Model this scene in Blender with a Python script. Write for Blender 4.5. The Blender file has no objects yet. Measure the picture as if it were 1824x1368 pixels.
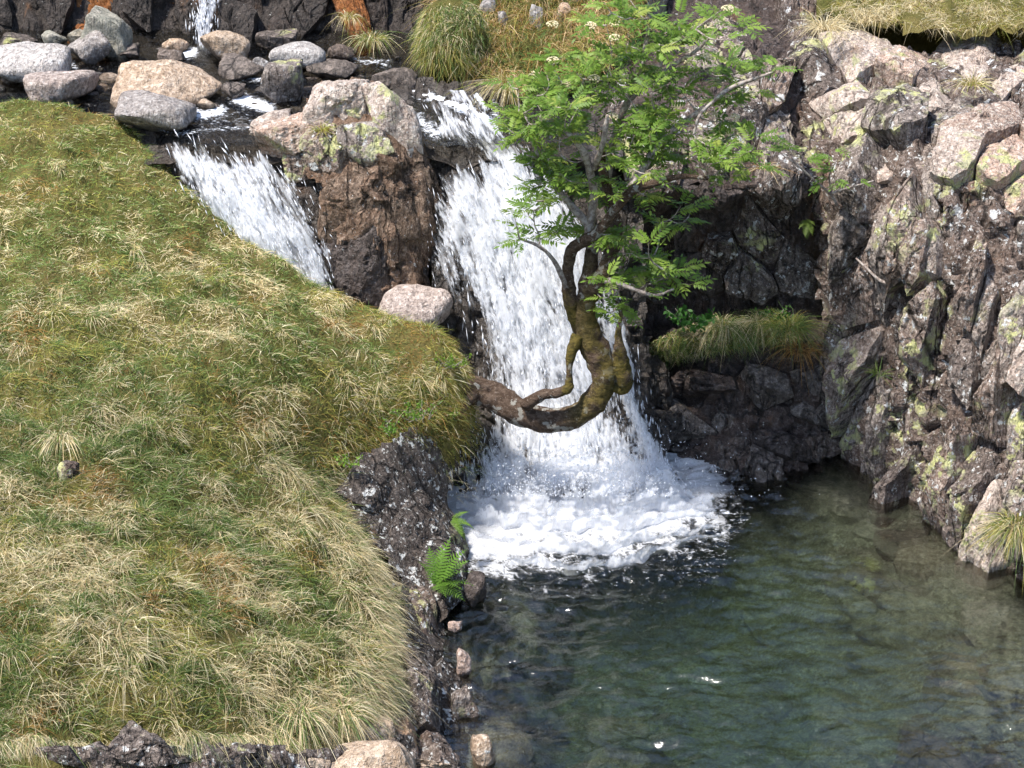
import bpy, bmesh, math, random
import numpy as np
from mathutils import Matrix, Vector

random.seed(7)
rng = np.random.default_rng(7)
scene = bpy.context.scene
COL = scene.collection
R = math.radians

# ------------------------------------------------------------------ camera, sky, sun, exposure
CAM = np.array([0.0, 0.0, 6.0]); PITCH = R(25.0); FPX = 3648.0
cd = bpy.data.cameras.new('camera'); cam = bpy.data.objects.new('camera', cd); COL.objects.link(cam)
cam.location = CAM; cam.rotation_euler = (R(90) - PITCH, 0, 0)
cd.sensor_width = 36; cd.lens = 36 * FPX / 1824; cd.clip_start = 0.05; cd.clip_end = 500
scene.camera = cam

SUN_DIR = Vector((-0.38, -0.2, 0.9)).normalized()
world = bpy.data.worlds.new('World'); scene.world = world; world.use_nodes = True
wn = world.node_tree.nodes; wl = world.node_tree.links
sky = wn.new('ShaderNodeTexSky'); sky.sky_type = 'NISHITA'; sky.sun_disc = False
sky.sun_elevation = math.asin(SUN_DIR.z); sky.sun_rotation = math.atan2(SUN_DIR.x, SUN_DIR.y)
wn['Background'].inputs[1].default_value = 0.15
wl.new(sky.outputs[0], wn['Background'].inputs[0])
sd = bpy.data.lights.new('sun', 'SUN'); sd.energy = 4.0; sd.angle = R(4.0); sd.color = (1.0, 0.95, 0.88)
sun = bpy.data.objects.new('sun', sd); COL.objects.link(sun)
sun.rotation_euler = SUN_DIR.to_track_quat('Z', 'Y').to_euler(); sun.location = (-6, 10, 12)
vs = scene.view_settings
vs.view_transform = 'Standard'; vs.look = 'None'; vs.exposure = 0.95; vs.gamma = 1.0; vs.use_curve_mapping = False
scene.cycles.transparent_max_bounces = 14
scene.cycles.use_adaptive_sampling = True; scene.cycles.adaptive_threshold = 0.03
scene.cycles.max_bounces = 6; scene.cycles.diffuse_bounces = 3; scene.cycles.glossy_bounces = 3; scene.cycles.transmission_bounces = 5; scene.cycles.volume_bounces = 0
scene.cycles.caustics_refractive = False; scene.cycles.caustics_reflective = False

# ------------------------------------------------------------------ projection helpers (photo pixel + distance -> place)
CP, SP = math.cos(PITCH), math.sin(PITCH)
def ray(u, v):
    u = np.asarray(u, float); v = np.asarray(v, float)
    a = (u - 912) / FPX; b = (684 - v) / FPX
    return np.stack([a + 0 * b, CP + b * SP + 0 * a, -SP + b * CP + 0 * a], -1)
def at(u, v, Y):
    d = ray(u, v); t = np.asarray(Y, float) / d[..., 1]
    return CAM + d * t[..., None]
def atz(u, v, z):
    d = ray(u, v); t = (np.asarray(z, float) - CAM[2]) / d[..., 2]
    return CAM + d * t[..., None]
def proj(P):
    q = P - CAM
    f = q[..., 1] * CP - q[..., 2] * SP; up = q[..., 1] * SP + q[..., 2] * CP
    return 912 + FPX * q[..., 0] / f, 684 - FPX * up / f
MPP = 12.6 / FPX          # metres per photo pixel near the fall

# ------------------------------------------------------------------ noise
_g = np.random.default_rng(3).normal(size=(4096, 3)); _g /= np.linalg.norm(_g, axis=1)[:, None]
def pn(p, seed=0):
    p = np.asarray(p, float); i = np.floor(p).astype(np.int64); f = p - i
    w = f * f * f * (f * (f * 6 - 15) + 10); out = np.zeros(p.shape[0])
    for dx in (0, 1):
        wx = w[:, 0] if dx else 1 - w[:, 0]
        for dy in (0, 1):
            wy = wx * (w[:, 1] if dy else 1 - w[:, 1])
            for dz in (0, 1):
                ww = wy * (w[:, 2] if dz else 1 - w[:, 2])
                h = ((i[:, 0] + dx) * 73856093 ^ (i[:, 1] + dy) * 19349663 ^ (i[:, 2] + dz) * 83492791 ^ (seed * 2654435761)) & 0x7fffffff
                h = (h ^ (h >> 13)) * 1274126177 & 0x7fffffff
                g = _g[(h >> 8) & 4095]
                out += ww * (g[:, 0] * (f[:, 0] - dx) + g[:, 1] * (f[:, 1] - dy) + g[:, 2] * (f[:, 2] - dz))
    return out * 1.5
def fbm(p, oct=4, seed=0, gain=0.5):
    a = 1.0; s = 0; out = 0
    for k in range(oct):
        out = out + a * pn(p * (2.03 ** k), seed + k * 17); a *= gain
    return out
def n2(x, y, seed=0, oct=1, gain=.5):
    x = np.asarray(x, float); sh = x.shape
    p = np.stack([x.ravel(), np.asarray(y, float).ravel(), np.full(x.size, seed * 7.31 + .5)], -1)
    return (fbm(p, oct, seed, gain)).reshape(sh)
def sstep(a, b, x):
    t = np.clip((x - a) / (b - a), 0, 1); return t * t * (3 - 2 * t)
def inpoly(u, v, poly):
    u = np.asarray(u, float); v = np.asarray(v, float); c = np.zeros(u.shape, bool)
    n = len(poly)
    for i in range(n):
        x1, y1 = poly[i]; x2, y2 = poly[(i + 1) % n]
        if y1 == y2: continue
        c ^= ((y1 > v) != (y2 > v)) & (u < (x2 - x1) * (v - y1) / (y2 - y1) + x1)
    return c
def segdist(u, v, line):
    best = np.full(np.shape(u), 1e9)
    for (x1, y1), (x2, y2) in zip(line[:-1], line[1:]):
        dx, dy = x2 - x1, y2 - y1
        t = np.clip(((u - x1) * dx + (v - y1) * dy) / (dx * dx + dy * dy + 1e-9), 0, 1)
        best = np.minimum(best, np.hypot(u - x1 - t * dx, v - y1 - t * dy))
    return best

# ------------------------------------------------------------------ mesh and object helpers
def make_mesh(name, verts, faces, attrs=None, smooth=True, sharp=None):
    """verts (N,3); faces: array (M,3) or (M,4) or a list of such arrays"""
    if not isinstance(faces, list): faces = [faces]
    me = bpy.data.meshes.new(name)
    verts = np.ascontiguousarray(verts, np.float32)
    me.vertices.add(len(verts)); me.vertices.foreach_set('co', verts.ravel())
    idx = np.concatenate([np.asarray(f).ravel() for f in faces]).astype(np.int32)
    tot = np.concatenate([np.full(len(f), np.asarray(f).shape[1]) for f in faces]).astype(np.int32)
    start = np.concatenate([[0], np.cumsum(tot)[:-1]]).astype(np.int32)
    me.loops.add(len(idx)); me.loops.foreach_set('vertex_index', idx)
    me.polygons.add(len(tot)); me.polygons.foreach_set('loop_start', start)
    me.polygons.foreach_set('use_smooth', np.full(len(tot), smooth))
    me.update(calc_edges=True)
    if attrs:
        for k, a in attrs.items():
            a = np.asarray(a, np.float32)
            if a.ndim == 1:
                at_ = me.attributes.new(k, 'FLOAT', 'POINT'); at_.data.foreach_set('value', a)
            else:
                if a.shape[1] == 3: a = np.concatenate([a, np.ones((len(a), 1), np.float32)], 1)
                at_ = me.attributes.new(k, 'FLOAT_COLOR', 'POINT'); at_.data.foreach_set('color', np.ascontiguousarray(a).ravel())
    if sharp: me.set_sharp_from_angle(angle=R(sharp))
    return me
def link(name, data, parent=None, loc=None, mat=None):
    o = bpy.data.objects.new(name, data); COL.objects.link(o)
    if loc is not None: o.location = [float(c) for c in loc]
    if mat is not None and data is not None and not data.materials: data.materials.append(mat)
    if parent is not None:
        o.parent = parent
        o.matrix_parent_inverse = Matrix.Translation(parent.location).inverted()
    return o
def world_obj(name, verts, faces, mat, parent=None, attrs=None, smooth=True, sharp=None, origin='base'):
    """verts in world space; the object's origin is put at the base of the mesh"""
    verts = np.asarray(verts, float)
    o0 = verts.mean(0).copy()
    if origin == 'base': o0[2] = verts[:, 2].min()
    me = make_mesh(name, verts - o0, faces, attrs, smooth, sharp)
    return link(name, me, parent, o0, mat)
def tag(o, label=None, cat=None, group=None, kind=None):
    if label: o['label'] = label
    if cat: o['category'] = cat
    if group: o['group'] = group
    if kind: o['kind'] = kind
    return o
def empty(name, loc):
    o = bpy.data.objects.new(name, None); COL.objects.link(o); o.location = [float(c) for c in loc]
    o.empty_display_size = 0.1; return o
def grid_faces(nr, nc, mask=None):
    i = np.arange(nr * nc).reshape(nr, nc)
    f = np.stack([i[:-1, :-1], i[1:, :-1], i[1:, 1:], i[:-1, 1:]], -1).reshape(-1, 4)
    if mask is not None: f = f[mask.reshape(-1)]
    return f
def compact(verts, faces, attrs=None):
    used = np.unique(faces); m = np.full(len(verts), -1); m[used] = np.arange(len(used))
    return verts[used], m[faces], ({k: a[used] for k, a in attrs.items()} if attrs else None)
_ico = {}
def ico(n):
    if n not in _ico:
        bm = bmesh.new(); bmesh.ops.create_icosphere(bm, subdivisions=n, radius=1)
        V = np.array([v.co[:] for v in bm.verts]); F = np.array([[v.index for v in f.verts] for f in bm.faces]); bm.free()
        _ico[n] = (V / np.linalg.norm(V, axis=1)[:, None], F)
    return _ico[n]
def polytope(D, N, H, p=16):
    c = np.maximum(D @ N.T, 1e-5) / H
    return ((c ** p).sum(1)) ** (-1.0 / p)
def tube(path, rad, sides=8, rough=0.0, seed=0, cap=True):
    P = np.asarray(path, float); n = len(P); rad = np.asarray(rad, float)
    T = np.gradient(P, axis=0); T /= np.linalg.norm(T, axis=1)[:, None] + 1e-9
    up = np.array([0.03, -0.2, 1.0]); U = np.zeros_like(P)
    ref = np.cross(T[0], up);
    if np.linalg.norm(ref) < .1: ref = np.cross(T[0], [1, 0, 0])
    ref /= np.linalg.norm(ref)
    for i in range(n):
        ref = ref - T[i] * (ref @ T[i]); ref /= np.linalg.norm(ref) + 1e-9; U[i] = ref
    W = np.cross(T, U)
    a = np.linspace(0, 2 * np.pi, sides, endpoint=False)
    V = P[:, None, :] + rad[:, None, None] * (np.cos(a)[None, :, None] * U[:, None, :] + np.sin(a)[None, :, None] * W[:, None, :])
    V = V.reshape(-1, 3)
    if rough > 0:
        C = np.repeat(P, sides, 0); d = V - C
        V = C + d * (1 + rough * fbm(V * 14, 3, seed))[:, None]
    f = []
    for i in range(n - 1):
        for k in range(sides):
            k2 = (k + 1) % sides
            f.append((i * sides + k, i * sides + k2, (i + 1) * sides + k2, (i + 1) * sides + k))
    F = np.array(f); caps = []
    if cap:
        V = np.concatenate([V, [P[0]], [P[-1]]]); b = n * sides
        caps = [(b, (k + 1) % sides, k) for k in range(sides)] + [(b + 1, (n - 1) * sides + k, (n - 1) * sides + (k + 1) % sides) for k in range(sides)]
    return V, F, np.array(caps).reshape(-1, 3)
def spline(pts, n):
    """Catmull-Rom through the points; extra columns (radius) ride along"""
    P = np.asarray(pts, float); m = len(P)
    Q = np.concatenate([[2 * P[0] - P[1]], P, [2 * P[-1] - P[-2]]])
    t = np.linspace(0, m - 1 - 1e-6, n); i = t.astype(int); f = (t - i)[:, None]
    a, b, c, d = Q[i], Q[i + 1], Q[i + 2], Q[i + 3]
    return 0.5 * (2 * b + (c - a) * f + (2 * a - 5 * b + 4 * c - d) * f ** 2 + (3 * b - a - 3 * c + d) * f ** 3)

# ------------------------------------------------------------------ materials
class NT:
    def __init__(s, name):
        s.m = bpy.data.materials.new(name); s.m.use_nodes = True; s.t = s.m.node_tree
        s.n = s.t.nodes; s.l = s.t.links; s.n.clear(); s.out = s.n.new('ShaderNodeOutputMaterial')
    def new(s, kind, **kw):
        n = s.n.new(kind)
        for k, v in kw.items():
            if hasattr(n, k): setattr(n, k, v)
        return n
    def link(s, a, b): s.l.new(a, b)
    def pos(s):
        if not hasattr(s, '_p'): s._p = s.new('ShaderNodeNewGeometry').outputs['Position']
        return s._p
    def mapping(s, scale, rot=(0, 0, 0), loc=(0, 0, 0)):
        n = s.new('ShaderNodeMapping'); s.link(s.pos(), n.inputs[0])
        n.inputs['Scale'].default_value = scale; n.inputs['Rotation'].default_value = rot; n.inputs['Location'].default_value = loc
        return n.outputs[0]
    def noise(s, scale, detail=4, rough=.55, vec=None, dist=0):
        n = s.new('ShaderNodeTexNoise'); s.link(vec if vec is not None else s.pos(), n.inputs['Vector'])
        n.inputs['Scale'].default_value = scale; n.inputs['Detail'].default_value = detail
        n.inputs['Roughness'].default_value = rough; n.inputs['Distortion'].default_value = dist
        return n.outputs['Fac']
    def ramp(s, fac, lo, hi, a=0.0, b=1.0):
        n = s.new('ShaderNodeMapRange'); n.interpolation_type = 'SMOOTHSTEP'; s.link(fac, n.inputs[0])
        for k, x in zip((1, 2, 3, 4), (lo, hi, a, b)): n.inputs[k].default_value = x
        return n.outputs[0]
    def mix(s, fac, a, b):
        n = s.new('ShaderNodeMix', data_type='RGBA')
        for sock, x in ((n.inputs[0], fac), (n.inputs[6], a), (n.inputs[7], b)):
            if isinstance(x, (int, float)): sock.default_value = x
            elif isinstance(x, tuple): sock.default_value = (*x[:3], 1)
            else: s.link(x, sock)
        return n.outputs[2]
    def math(s, op, a, b=None):
        n = s.new('ShaderNodeMath', operation=op)
        for sock, x in zip(n.inputs, (a, b)):
            if x is None: continue
            if isinstance(x, (int, float)): sock.default_value = x
            else: s.link(x, sock)
        return n.outputs[0]
    def bump(s, h, strength, dist, normal=None):
        n = s.new('ShaderNodeBump'); n.inputs['Strength'].default_value = strength; n.inputs['Distance'].default_value = dist
        s.link(h, n.inputs['Height'])
        if normal is not None: s.link(normal, n.inputs['Normal'])
        return n.outputs[0]

def rock_mat(name, c1, c2, c3, yellow=.3, white=.3, rust=.2, black=.3, wet=0.0, grain=1.0, moss=0.0, crack=1.0, line=False, tintv=1.0):
    k = NT(name)
    info = k.new('ShaderNodeObjectInfo').outputs['Random']
    big = k.noise(1.7, 3, .6); mid = k.noise(9, 4, .65); fine = k.noise(55, 3, .7)
    fol = k.noise(7, 4, .65, vec=k.mapping((3.2, 3.2, .55), rot=(R(6), R(9), 0)))
    col = k.mix(k.ramp(big, .40, .60), c1, c2)
    col = k.mix(k.ramp(mid, .45, .68, 0, .85), col, c3)
    col = k.mix(k.ramp(info, 0, 1, 0, .4), col, c2)
    r2 = k.math('FRACT', k.math('MULTIPLY', info, 7.31)); r3 = k.math('FRACT', k.math('MULTIPLY', info, 23.7))
    col = k.mix(k.ramp(r2, .45, 1, 0, .6 * tintv), col, (c1[0] * 1.15, c1[1] * .92, c1[2] * .78))
    col = k.mix(k.ramp(r3, .6, 1, 0, .55 * tintv), col, tuple(x * .45 for x in c1))
    col = k.mix(k.ramp(fol, .52, .66, 0, .6), col, tuple(x * .32 for x in c1))
    grit = k.noise(24, 4, .78)
    col = k.mix(k.ramp(grit, .50, .66, 0, .75), col, tuple(min(.8, x * 1.5) for x in c3))
    col = k.mix(k.ramp(grit, .46, .34, 0, .6), col, tuple(x * .28 for x in c1))
    col = k.mix(k.ramp(fine, .5, .72, 0, .5), col, tuple(min(.8, x * 1.55) for x in c3))
    col = k.mix(k.ramp(fine, .46, .33, 0, .6), col, tuple(x * .3 for x in c1))
    if rust > 0:
        r = k.math('MULTIPLY', k.ramp(k.noise(2.6, 5, .6, vec=k.mapping((1.3, 1.3, .7), loc=(3, 1, 2))), .66 - .16 * rust, .80 - .12 * rust), k.ramp(grit, .3, .62, .1, .75))
        col = k.mix(r, col, (.25, .125, .06))
    if black > 0:
        b = k.math('MULTIPLY', k.ramp(k.noise(3.3, 6, .7, vec=k.mapping((1.2, 1.2, .8), loc=(7, 5, 1))), .66 - .22 * black, .74 - .2 * black), k.ramp(fine, .3, .62, 1, .35))
        col = k.mix(b, col, (.016, .014, .013))
    if yellow > 0:
        reg = k.ramp(k.noise(2.1, 4, .6, vec=k.mapping((1, 1, 1), loc=(11, 3, 4))), .60 - .2 * yellow, .70 - .2 * yellow)
        spot = k.ramp(k.noise(11, 4, .62, vec=k.mapping((1, 1, 1), loc=(2, 9, 6))), .5, .56)
        y = k.math('MULTIPLY', k.math('MULTIPLY', reg, spot), k.ramp(fine, .3, .5, .35, 1))
        col = k.mix(y, col, k.mix(k.ramp(mid, .4, .6), (.50, .50, .22), (.38, .37, .22)))
    if white > 0:
        w = k.ramp(k.noise(16, 4, .66, vec=k.mapping((1, 1, 1), loc=(5, 13, 8))), .70 - .1 * white, .735 - .1 * white)
        w3 = k.ramp(k.noise(6.5, 5, .7, vec=k.mapping((1, 1, 1), loc=(15, 3, 2))), .735 - .1 * white, .765 - .1 * white)
        col = k.mix(k.math('MULTIPLY', w3, k.ramp(grit, .3, .5, .3, .9)), col, (.56, .56, .55))
        w2 = k.ramp(k.noise(48, 2, .6, vec=k.mapping((1, 1, 1), loc=(1, 4, 18))), .70 - .07 * white, .73 - .07 * white)
        col = k.mix(k.math('MULTIPLY', w, k.ramp(fine, .28, .5, .4, .95)), col, (.60, .60, .58))
        col = k.mix(k.math('MULTIPLY', w2, .45), col, (.50, .49, .46))
    nv = k.new('ShaderNodeTexNoise'); k.link(k.pos(), nv.inputs['Vector']); nv.inputs['Scale'].default_value = 4.5; nv.inputs['Detail'].default_value = 5
    vm = k.new('ShaderNodeVectorMath', operation='SCALE'); k.link(nv.outputs['Color'], vm.inputs[0]); vm.inputs['Scale'].default_value = .12
    va = k.new('ShaderNodeVectorMath', operation='ADD'); k.link(k.pos(), va.inputs[0]); k.link(vm.outputs[0], va.inputs[1])
    cr = []
    for sc_, wd in ((4.0, .05), (11.0, .05)):
        mp = k.new('ShaderNodeMapping'); k.link(va.outputs[0], mp.inputs[0]); mp.inputs['Scale'].default_value = (1.5, 1.5, .2); mp.inputs['Rotation'].default_value = (R(5), R(12), 0)
        vo = k.new('ShaderNodeTexVoronoi', feature='DISTANCE_TO_EDGE'); k.link(mp.outputs[0], vo.inputs['Vector']); vo.inputs['Scale'].default_value = sc_
        cr.append(k.ramp(vo.outputs['Distance'], 0, wd, 1, 0))
    ck = k.math('MAXIMUM', k.math('MULTIPLY', cr[0], k.ramp(big, .45, .60)), k.math('MULTIPLY', cr[1], k.ramp(k.noise(3.1, 3, .5, vec=k.mapping((1, 1, 1), loc=(9, 2, 5))), .52, .64)))
    col = k.mix(k.math('MULTIPLY', ck, .85 * crack), col, tuple(x * .12 for x in c1))
    if moss > 0:
        up = k.new('ShaderNodeSeparateXYZ'); g = k.new('ShaderNodeNewGeometry'); k.link(g.outputs['Normal'], up.inputs[0])
        ms = k.math('MULTIPLY', k.ramp(k.noise(5, 6, .6, vec=k.mapping((1, 1, 1), loc=(4, 4, 9))), .62 - .2 * moss, .7 - .2 * moss), k.ramp(up.outputs[2], .1, .7))
        col = k.mix(ms, col, (.13, .12, .025))
    rough = .88; wl_ = None
    if line:
        sx = k.new('ShaderNodeSeparateXYZ'); k.link(k.pos(), sx.inputs[0])
        hgt = k.math('SUBTRACT', sx.outputs[2], k.math('ADD', k.math('MULTIPLY', sx.outputs[1], .08), 1.0))
        wl_ = k.ramp(k.math('ADD', hgt, k.math('MULTIPLY', mid, .10)), .10, .075)
        col = k.mix(k.math('MULTIPLY', wl_, .72), col, tuple(x * .18 for x in c1))
    if wet > 0:
        g = k.new('ShaderNodeHueSaturation'); g.inputs['Saturation'].default_value = 1.12; g.inputs['Value'].default_value = 1 - .62 * wet
        k.link(col, g.inputs['Color']); col = g.outputs[0]; rough = .88 - .58 * wet
    h1 = k.math('SUBTRACT', k.math('ADD', k.math('MULTIPLY', mid, .5), k.math('MULTIPLY', fol, 1.2)), k.math('MULTIPLY', ck, .6 * crack))
    nb = k.bump(h1, 1.0 * grain, .04)
    nb = k.bump(k.math('ADD', grit, k.math('MULTIPLY', fine, .5)), 1.0 * grain, .018, nb)
    p = k.new('ShaderNodeBsdfPrincipled'); k.link(col, p.inputs['Base Color']); k.link(nb, p.inputs['Normal'])
    p.inputs['Specular IOR Level'].default_value = .25 + .35 * wet
    if wet > 0: k.link(k.ramp(fine, .3, .7, rough - .12, rough + .2), p.inputs['Roughness'])
    elif wl_ is not None: k.link(k.ramp(wl_, 0, 1, rough, .3), p.inputs['Roughness'])
    else: p.inputs['Roughness'].default_value = rough
    k.link(p.outputs[0], k.out.inputs[0]); return k.m

M = {}; STONE = {}
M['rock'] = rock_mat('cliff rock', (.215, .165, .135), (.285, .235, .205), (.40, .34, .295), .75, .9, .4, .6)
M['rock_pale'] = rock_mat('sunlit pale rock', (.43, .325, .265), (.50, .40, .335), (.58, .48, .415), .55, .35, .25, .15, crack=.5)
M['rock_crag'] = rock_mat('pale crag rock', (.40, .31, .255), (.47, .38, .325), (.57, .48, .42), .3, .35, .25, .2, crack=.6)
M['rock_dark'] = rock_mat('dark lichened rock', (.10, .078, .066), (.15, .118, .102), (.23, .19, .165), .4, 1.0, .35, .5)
M['rock_black'] = rock_mat('black lichened rock', (.050, .040, .034), (.072, .058, .050), (.12, .10, .088), .15, 1.15, .3, .5)
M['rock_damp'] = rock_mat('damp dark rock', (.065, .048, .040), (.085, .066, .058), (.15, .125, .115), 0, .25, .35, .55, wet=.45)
M['rock_wet'] = rock_mat('wet rock', (.085, .065, .050), (.10, .082, .070), (.165, .14, .12), 0, 0, .3, .4, wet=.75)
M['rock_shade'] = rock_mat('wall rock with painted shade', (.035, .028, .024), (.05, .04, .034), (.085, .07, .062), 0, .15, .3, .4, wet=.35)  # back wall rock: the wall's shade is put into this near-black colour
M['rock_stain'] = rock_mat('iron stained rock', (.26, .115, .05), (.20, .10, .055), (.32, .16, .08), 0, .1, .9, .4, wet=.2)
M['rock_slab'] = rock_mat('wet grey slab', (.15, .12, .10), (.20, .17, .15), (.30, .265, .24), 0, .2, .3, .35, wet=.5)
M['rock_brown'] = rock_mat('brown rock', (.16, .105, .07), (.15, .108, .082), (.26, .19, .14), .0, .4, .5, .5)
M['rock_bed'] = rock_mat('algae covered bed', (.20, .20, .15), (.26, .255, .195), (.37, .355, .28), .0, 0, .08, .35, crack=.2)
M['b_white'] = rock_mat('pale granite', (.34, .31, .285), (.40, .37, .35), (.50, .47, .445), .0, .4, .15, .15, grain=.8, crack=.12, line=True)
STONE['b_tan'] = lambda line: rock_mat('tan stone', (.36, .255, .17), (.40, .30, .215), (.48, .39, .31), .0, .25, .3, .12, grain=.8, crack=.12, line=line)
M['b_tan'] = STONE['b_tan'](True)
STONE['b_pink'] = lambda line: rock_mat('pinkish stone', (.34, .265, .225), (.39, .315, .275), (.47, .40, .36), .0, .35, .1, .14, grain=.8, crack=.12, line=line)
M['b_pink'] = STONE['b_pink'](True)
STONE['b_grey'] = lambda line: rock_mat('grey stone', (.22, .195, .18), (.27, .25, .235), (.36, .335, .315), .0, .25, .1, .22, grain=.8, crack=.12, line=line)
M['b_grey'] = STONE['b_grey'](True)
M['b_green'] = rock_mat('greenish grey stone', (.22, .22, .185), (.27, .26, .21), (.35, .32, .27), .1, .2, .2, .15, grain=.8, crack=.12, line=True)
for _n in ('b_pink', 'b_tan', 'b_grey'): M[_n + '_dry'] = STONE[_n](False)
M['b_green_bed'] = rock_mat('pale submerged stone', (.27, .27, .22), (.32, .31, .25), (.42, .39, .33), 0, .2, .1, .2, crack=.3)
M['b_dark'] = rock_mat('dark stream stone', (.11, .09, .075), (.15, .125, .11), (.24, .20, .175), .15, .1, .3, .3, wet=.3, grain=.7)
M['b_lichen'] = rock_mat('dark stone with yellow lichen', (.17, .135, .115), (.22, .185, .165), (.31, .27, .24), .75, .5, .2, .4)

def veg_mat(name, attr='col', trans=.35, rough=.6, spec=.2):
    k = NT(name); a = k.new('ShaderNodeAttribute', attribute_name=attr); c = a.outputs['Color']
    p = k.new('ShaderNodeBsdfPrincipled'); k.link(c, p.inputs['Base Color']); p.inputs['Roughness'].default_value = rough
    p.inputs['Specular IOR Level'].default_value = spec
    t = k.new('ShaderNodeBsdfTranslucent'); k.link(c, t.inputs[0])
    m = k.new('ShaderNodeMixShader'); m.inputs[0].default_value = trans
    k.link(p.outputs[0], m.inputs[1]); k.link(t.outputs[0], m.inputs[2]); k.link(m.outputs[0], k.out.inputs[0]); return k.m
M['grass'] = veg_mat('grass blades', trans=.4)
M['leaf'] = veg_mat('rowan leaves', trans=.42, rough=.5, spec=.3)

def turf_mat():  # greener base
    k = NT('mossy turf soil')
    a = k.noise(2.2, 6, .65); b = k.noise(14, 6, .7); c = k.noise(60, 4, .7)
    col = k.mix(k.ramp(a, .38, .62), (.10, .10, .028), (.17, .14, .05))
    col = k.mix(k.ramp(b, .5, .68), col, (.22, .185, .07))
    col = k.mix(k.ramp(b, .42, .3), col, (.05, .035, .018))
    col = k.mix(k.ramp(c, .55, .7, 0, .6), col, (.24, .19, .08))
    p = k.new('ShaderNodeBsdfPrincipled'); k.link(col, p.inputs['Base Color']); p.inputs['Roughness'].default_value = .95
    p.inputs['Specular IOR Level'].default_value = .05
    k.link(k.bump(k.math('ADD', b, c), 1, .03), p.inputs['Normal']); k.link(p.outputs[0], k.out.inputs[0]); return k.m
M['turf'] = turf_mat()

def bark_mat():
    k = NT('lichened mossy bark')
    up = k.new('ShaderNodeSeparateXYZ'); g = k.new('ShaderNodeNewGeometry'); k.link(g.outputs['Normal'], up.inputs[0])
    a = k.noise(5, 5, .6); b = k.noise(26, 6, .75, vec=k.mapping((1, 1, 1.8))); r = k.noise(70, 5, .7)
    col = k.mix(k.ramp(b, .4, .65), (.085, .055, .038), (.19, .135, .10))
    col = k.mix(k.ramp(r, .58, .66, 0, .7), col, (.36, .30, .25))
    col = k.mix(k.ramp(k.noise(13, 5, .6, vec=k.mapping((1, 1, 1), loc=(3, 8, 2))), .575, .615, 0, .9), col, (.42, .40, .35))
    at_ = k.new('ShaderNodeAttribute', attribute_name='moss')
    ms = k.math('MULTIPLY', at_.outputs['Fac'], k.ramp(k.math('ADD', a, k.math('MULTIPLY', b, .4)), .60, .78))
    mcol = k.mix(k.ramp(b, .4, .6), (.085, .075, .018), (.19, .145, .035))
    col = k.mix(ms, col, mcol)
    p = k.new('ShaderNodeBsdfPrincipled'); k.link(col, p.inputs['Base Color']); p.inputs['Roughness'].default_value = .9
    p.inputs['Specular IOR Level'].default_value = .1
    k.link(k.bump(k.math('ADD', b, k.math('MULTIPLY', r, .6)), 1, .035), p.inputs['Normal'])
    k.link(p.outputs[0], k.out.inputs[0]); return k.m
M['bark'] = bark_mat()
def twig_mat():
    k = NT('pale twig bark'); b = k.noise(40, 5, .7)
    col = k.mix(k.ramp(b, .38, .62), (.16, .12, .10), (.40, .35, .31))
    p = k.new('ShaderNodeBsdfPrincipled'); k.link(col, p.inputs['Base Color']); p.inputs['Roughness'].default_value = .8
    k.link(p.outputs[0], k.out.inputs[0]); return k.m
M['twig'] = twig_mat()

def white_water_mat(name, scale=(90, 90, 22), bump=.35):
    k = NT(name); a = k.new('ShaderNodeAttribute', attribute_name='alpha')
    d = k.new('ShaderNodeBsdfPrincipled'); d.inputs['Base Color'].default_value = (.86, .87, .90, 1); d.inputs['Roughness'].default_value = .6; d.inputs['Specular IOR Level'].default_value = .2
    n = k.noise(1, 5, .65, vec=k.mapping(scale)); k.link(k.bump(n, bump, .012), d.inputs['Normal'])
    t = k.new('ShaderNodeBsdfTranslucent'); t.inputs[0].default_value = (.96, .97, .99, 1)
    m1 = k.new('ShaderNodeMixShader'); m1.inputs[0].default_value = .5; k.link(d.outputs[0], m1.inputs[1]); k.link(t.outputs[0], m1.inputs[2])
    tr = k.new('ShaderNodeBsdfTransparent'); m2 = k.new('ShaderNodeMixShader')
    al = k.math('MULTIPLY', a.outputs['Fac'], k.ramp(n, .30, .55, .72, 1.0))
    k.link(al, m2.inputs[0]); k.link(tr.outputs[0], m2.inputs[1]); k.link(m1.outputs[0], m2.inputs[2])
    k.link(m2.outputs[0], k.out.inputs[0]); return k.m
M['fall'] = white_water_mat('falling white water')
M['foam'] = white_water_mat('pool foam', (75, 90, 60), .16)
def drop_mat():
    k = NT('water drops'); d = k.new('ShaderNodeBsdfPrincipled'); d.inputs['Base Color'].default_value = (.90, .92, .96, 1); d.inputs['Roughness'].default_value = .6; d.inputs['Specular IOR Level'].default_value = .2
    t = k.new('ShaderNodeBsdfTranslucent'); t.inputs[0].default_value = (.9, .92, .96, 1)
    m1 = k.new('ShaderNodeMixShader'); m1.inputs[0].default_value = .4; k.link(d.outputs[0], m1.inputs[1]); k.link(t.outputs[0], m1.inputs[2])
    k.link(m1.outputs[0], k.out.inputs[0]); return k.m
M['drop'] = drop_mat()

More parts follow.
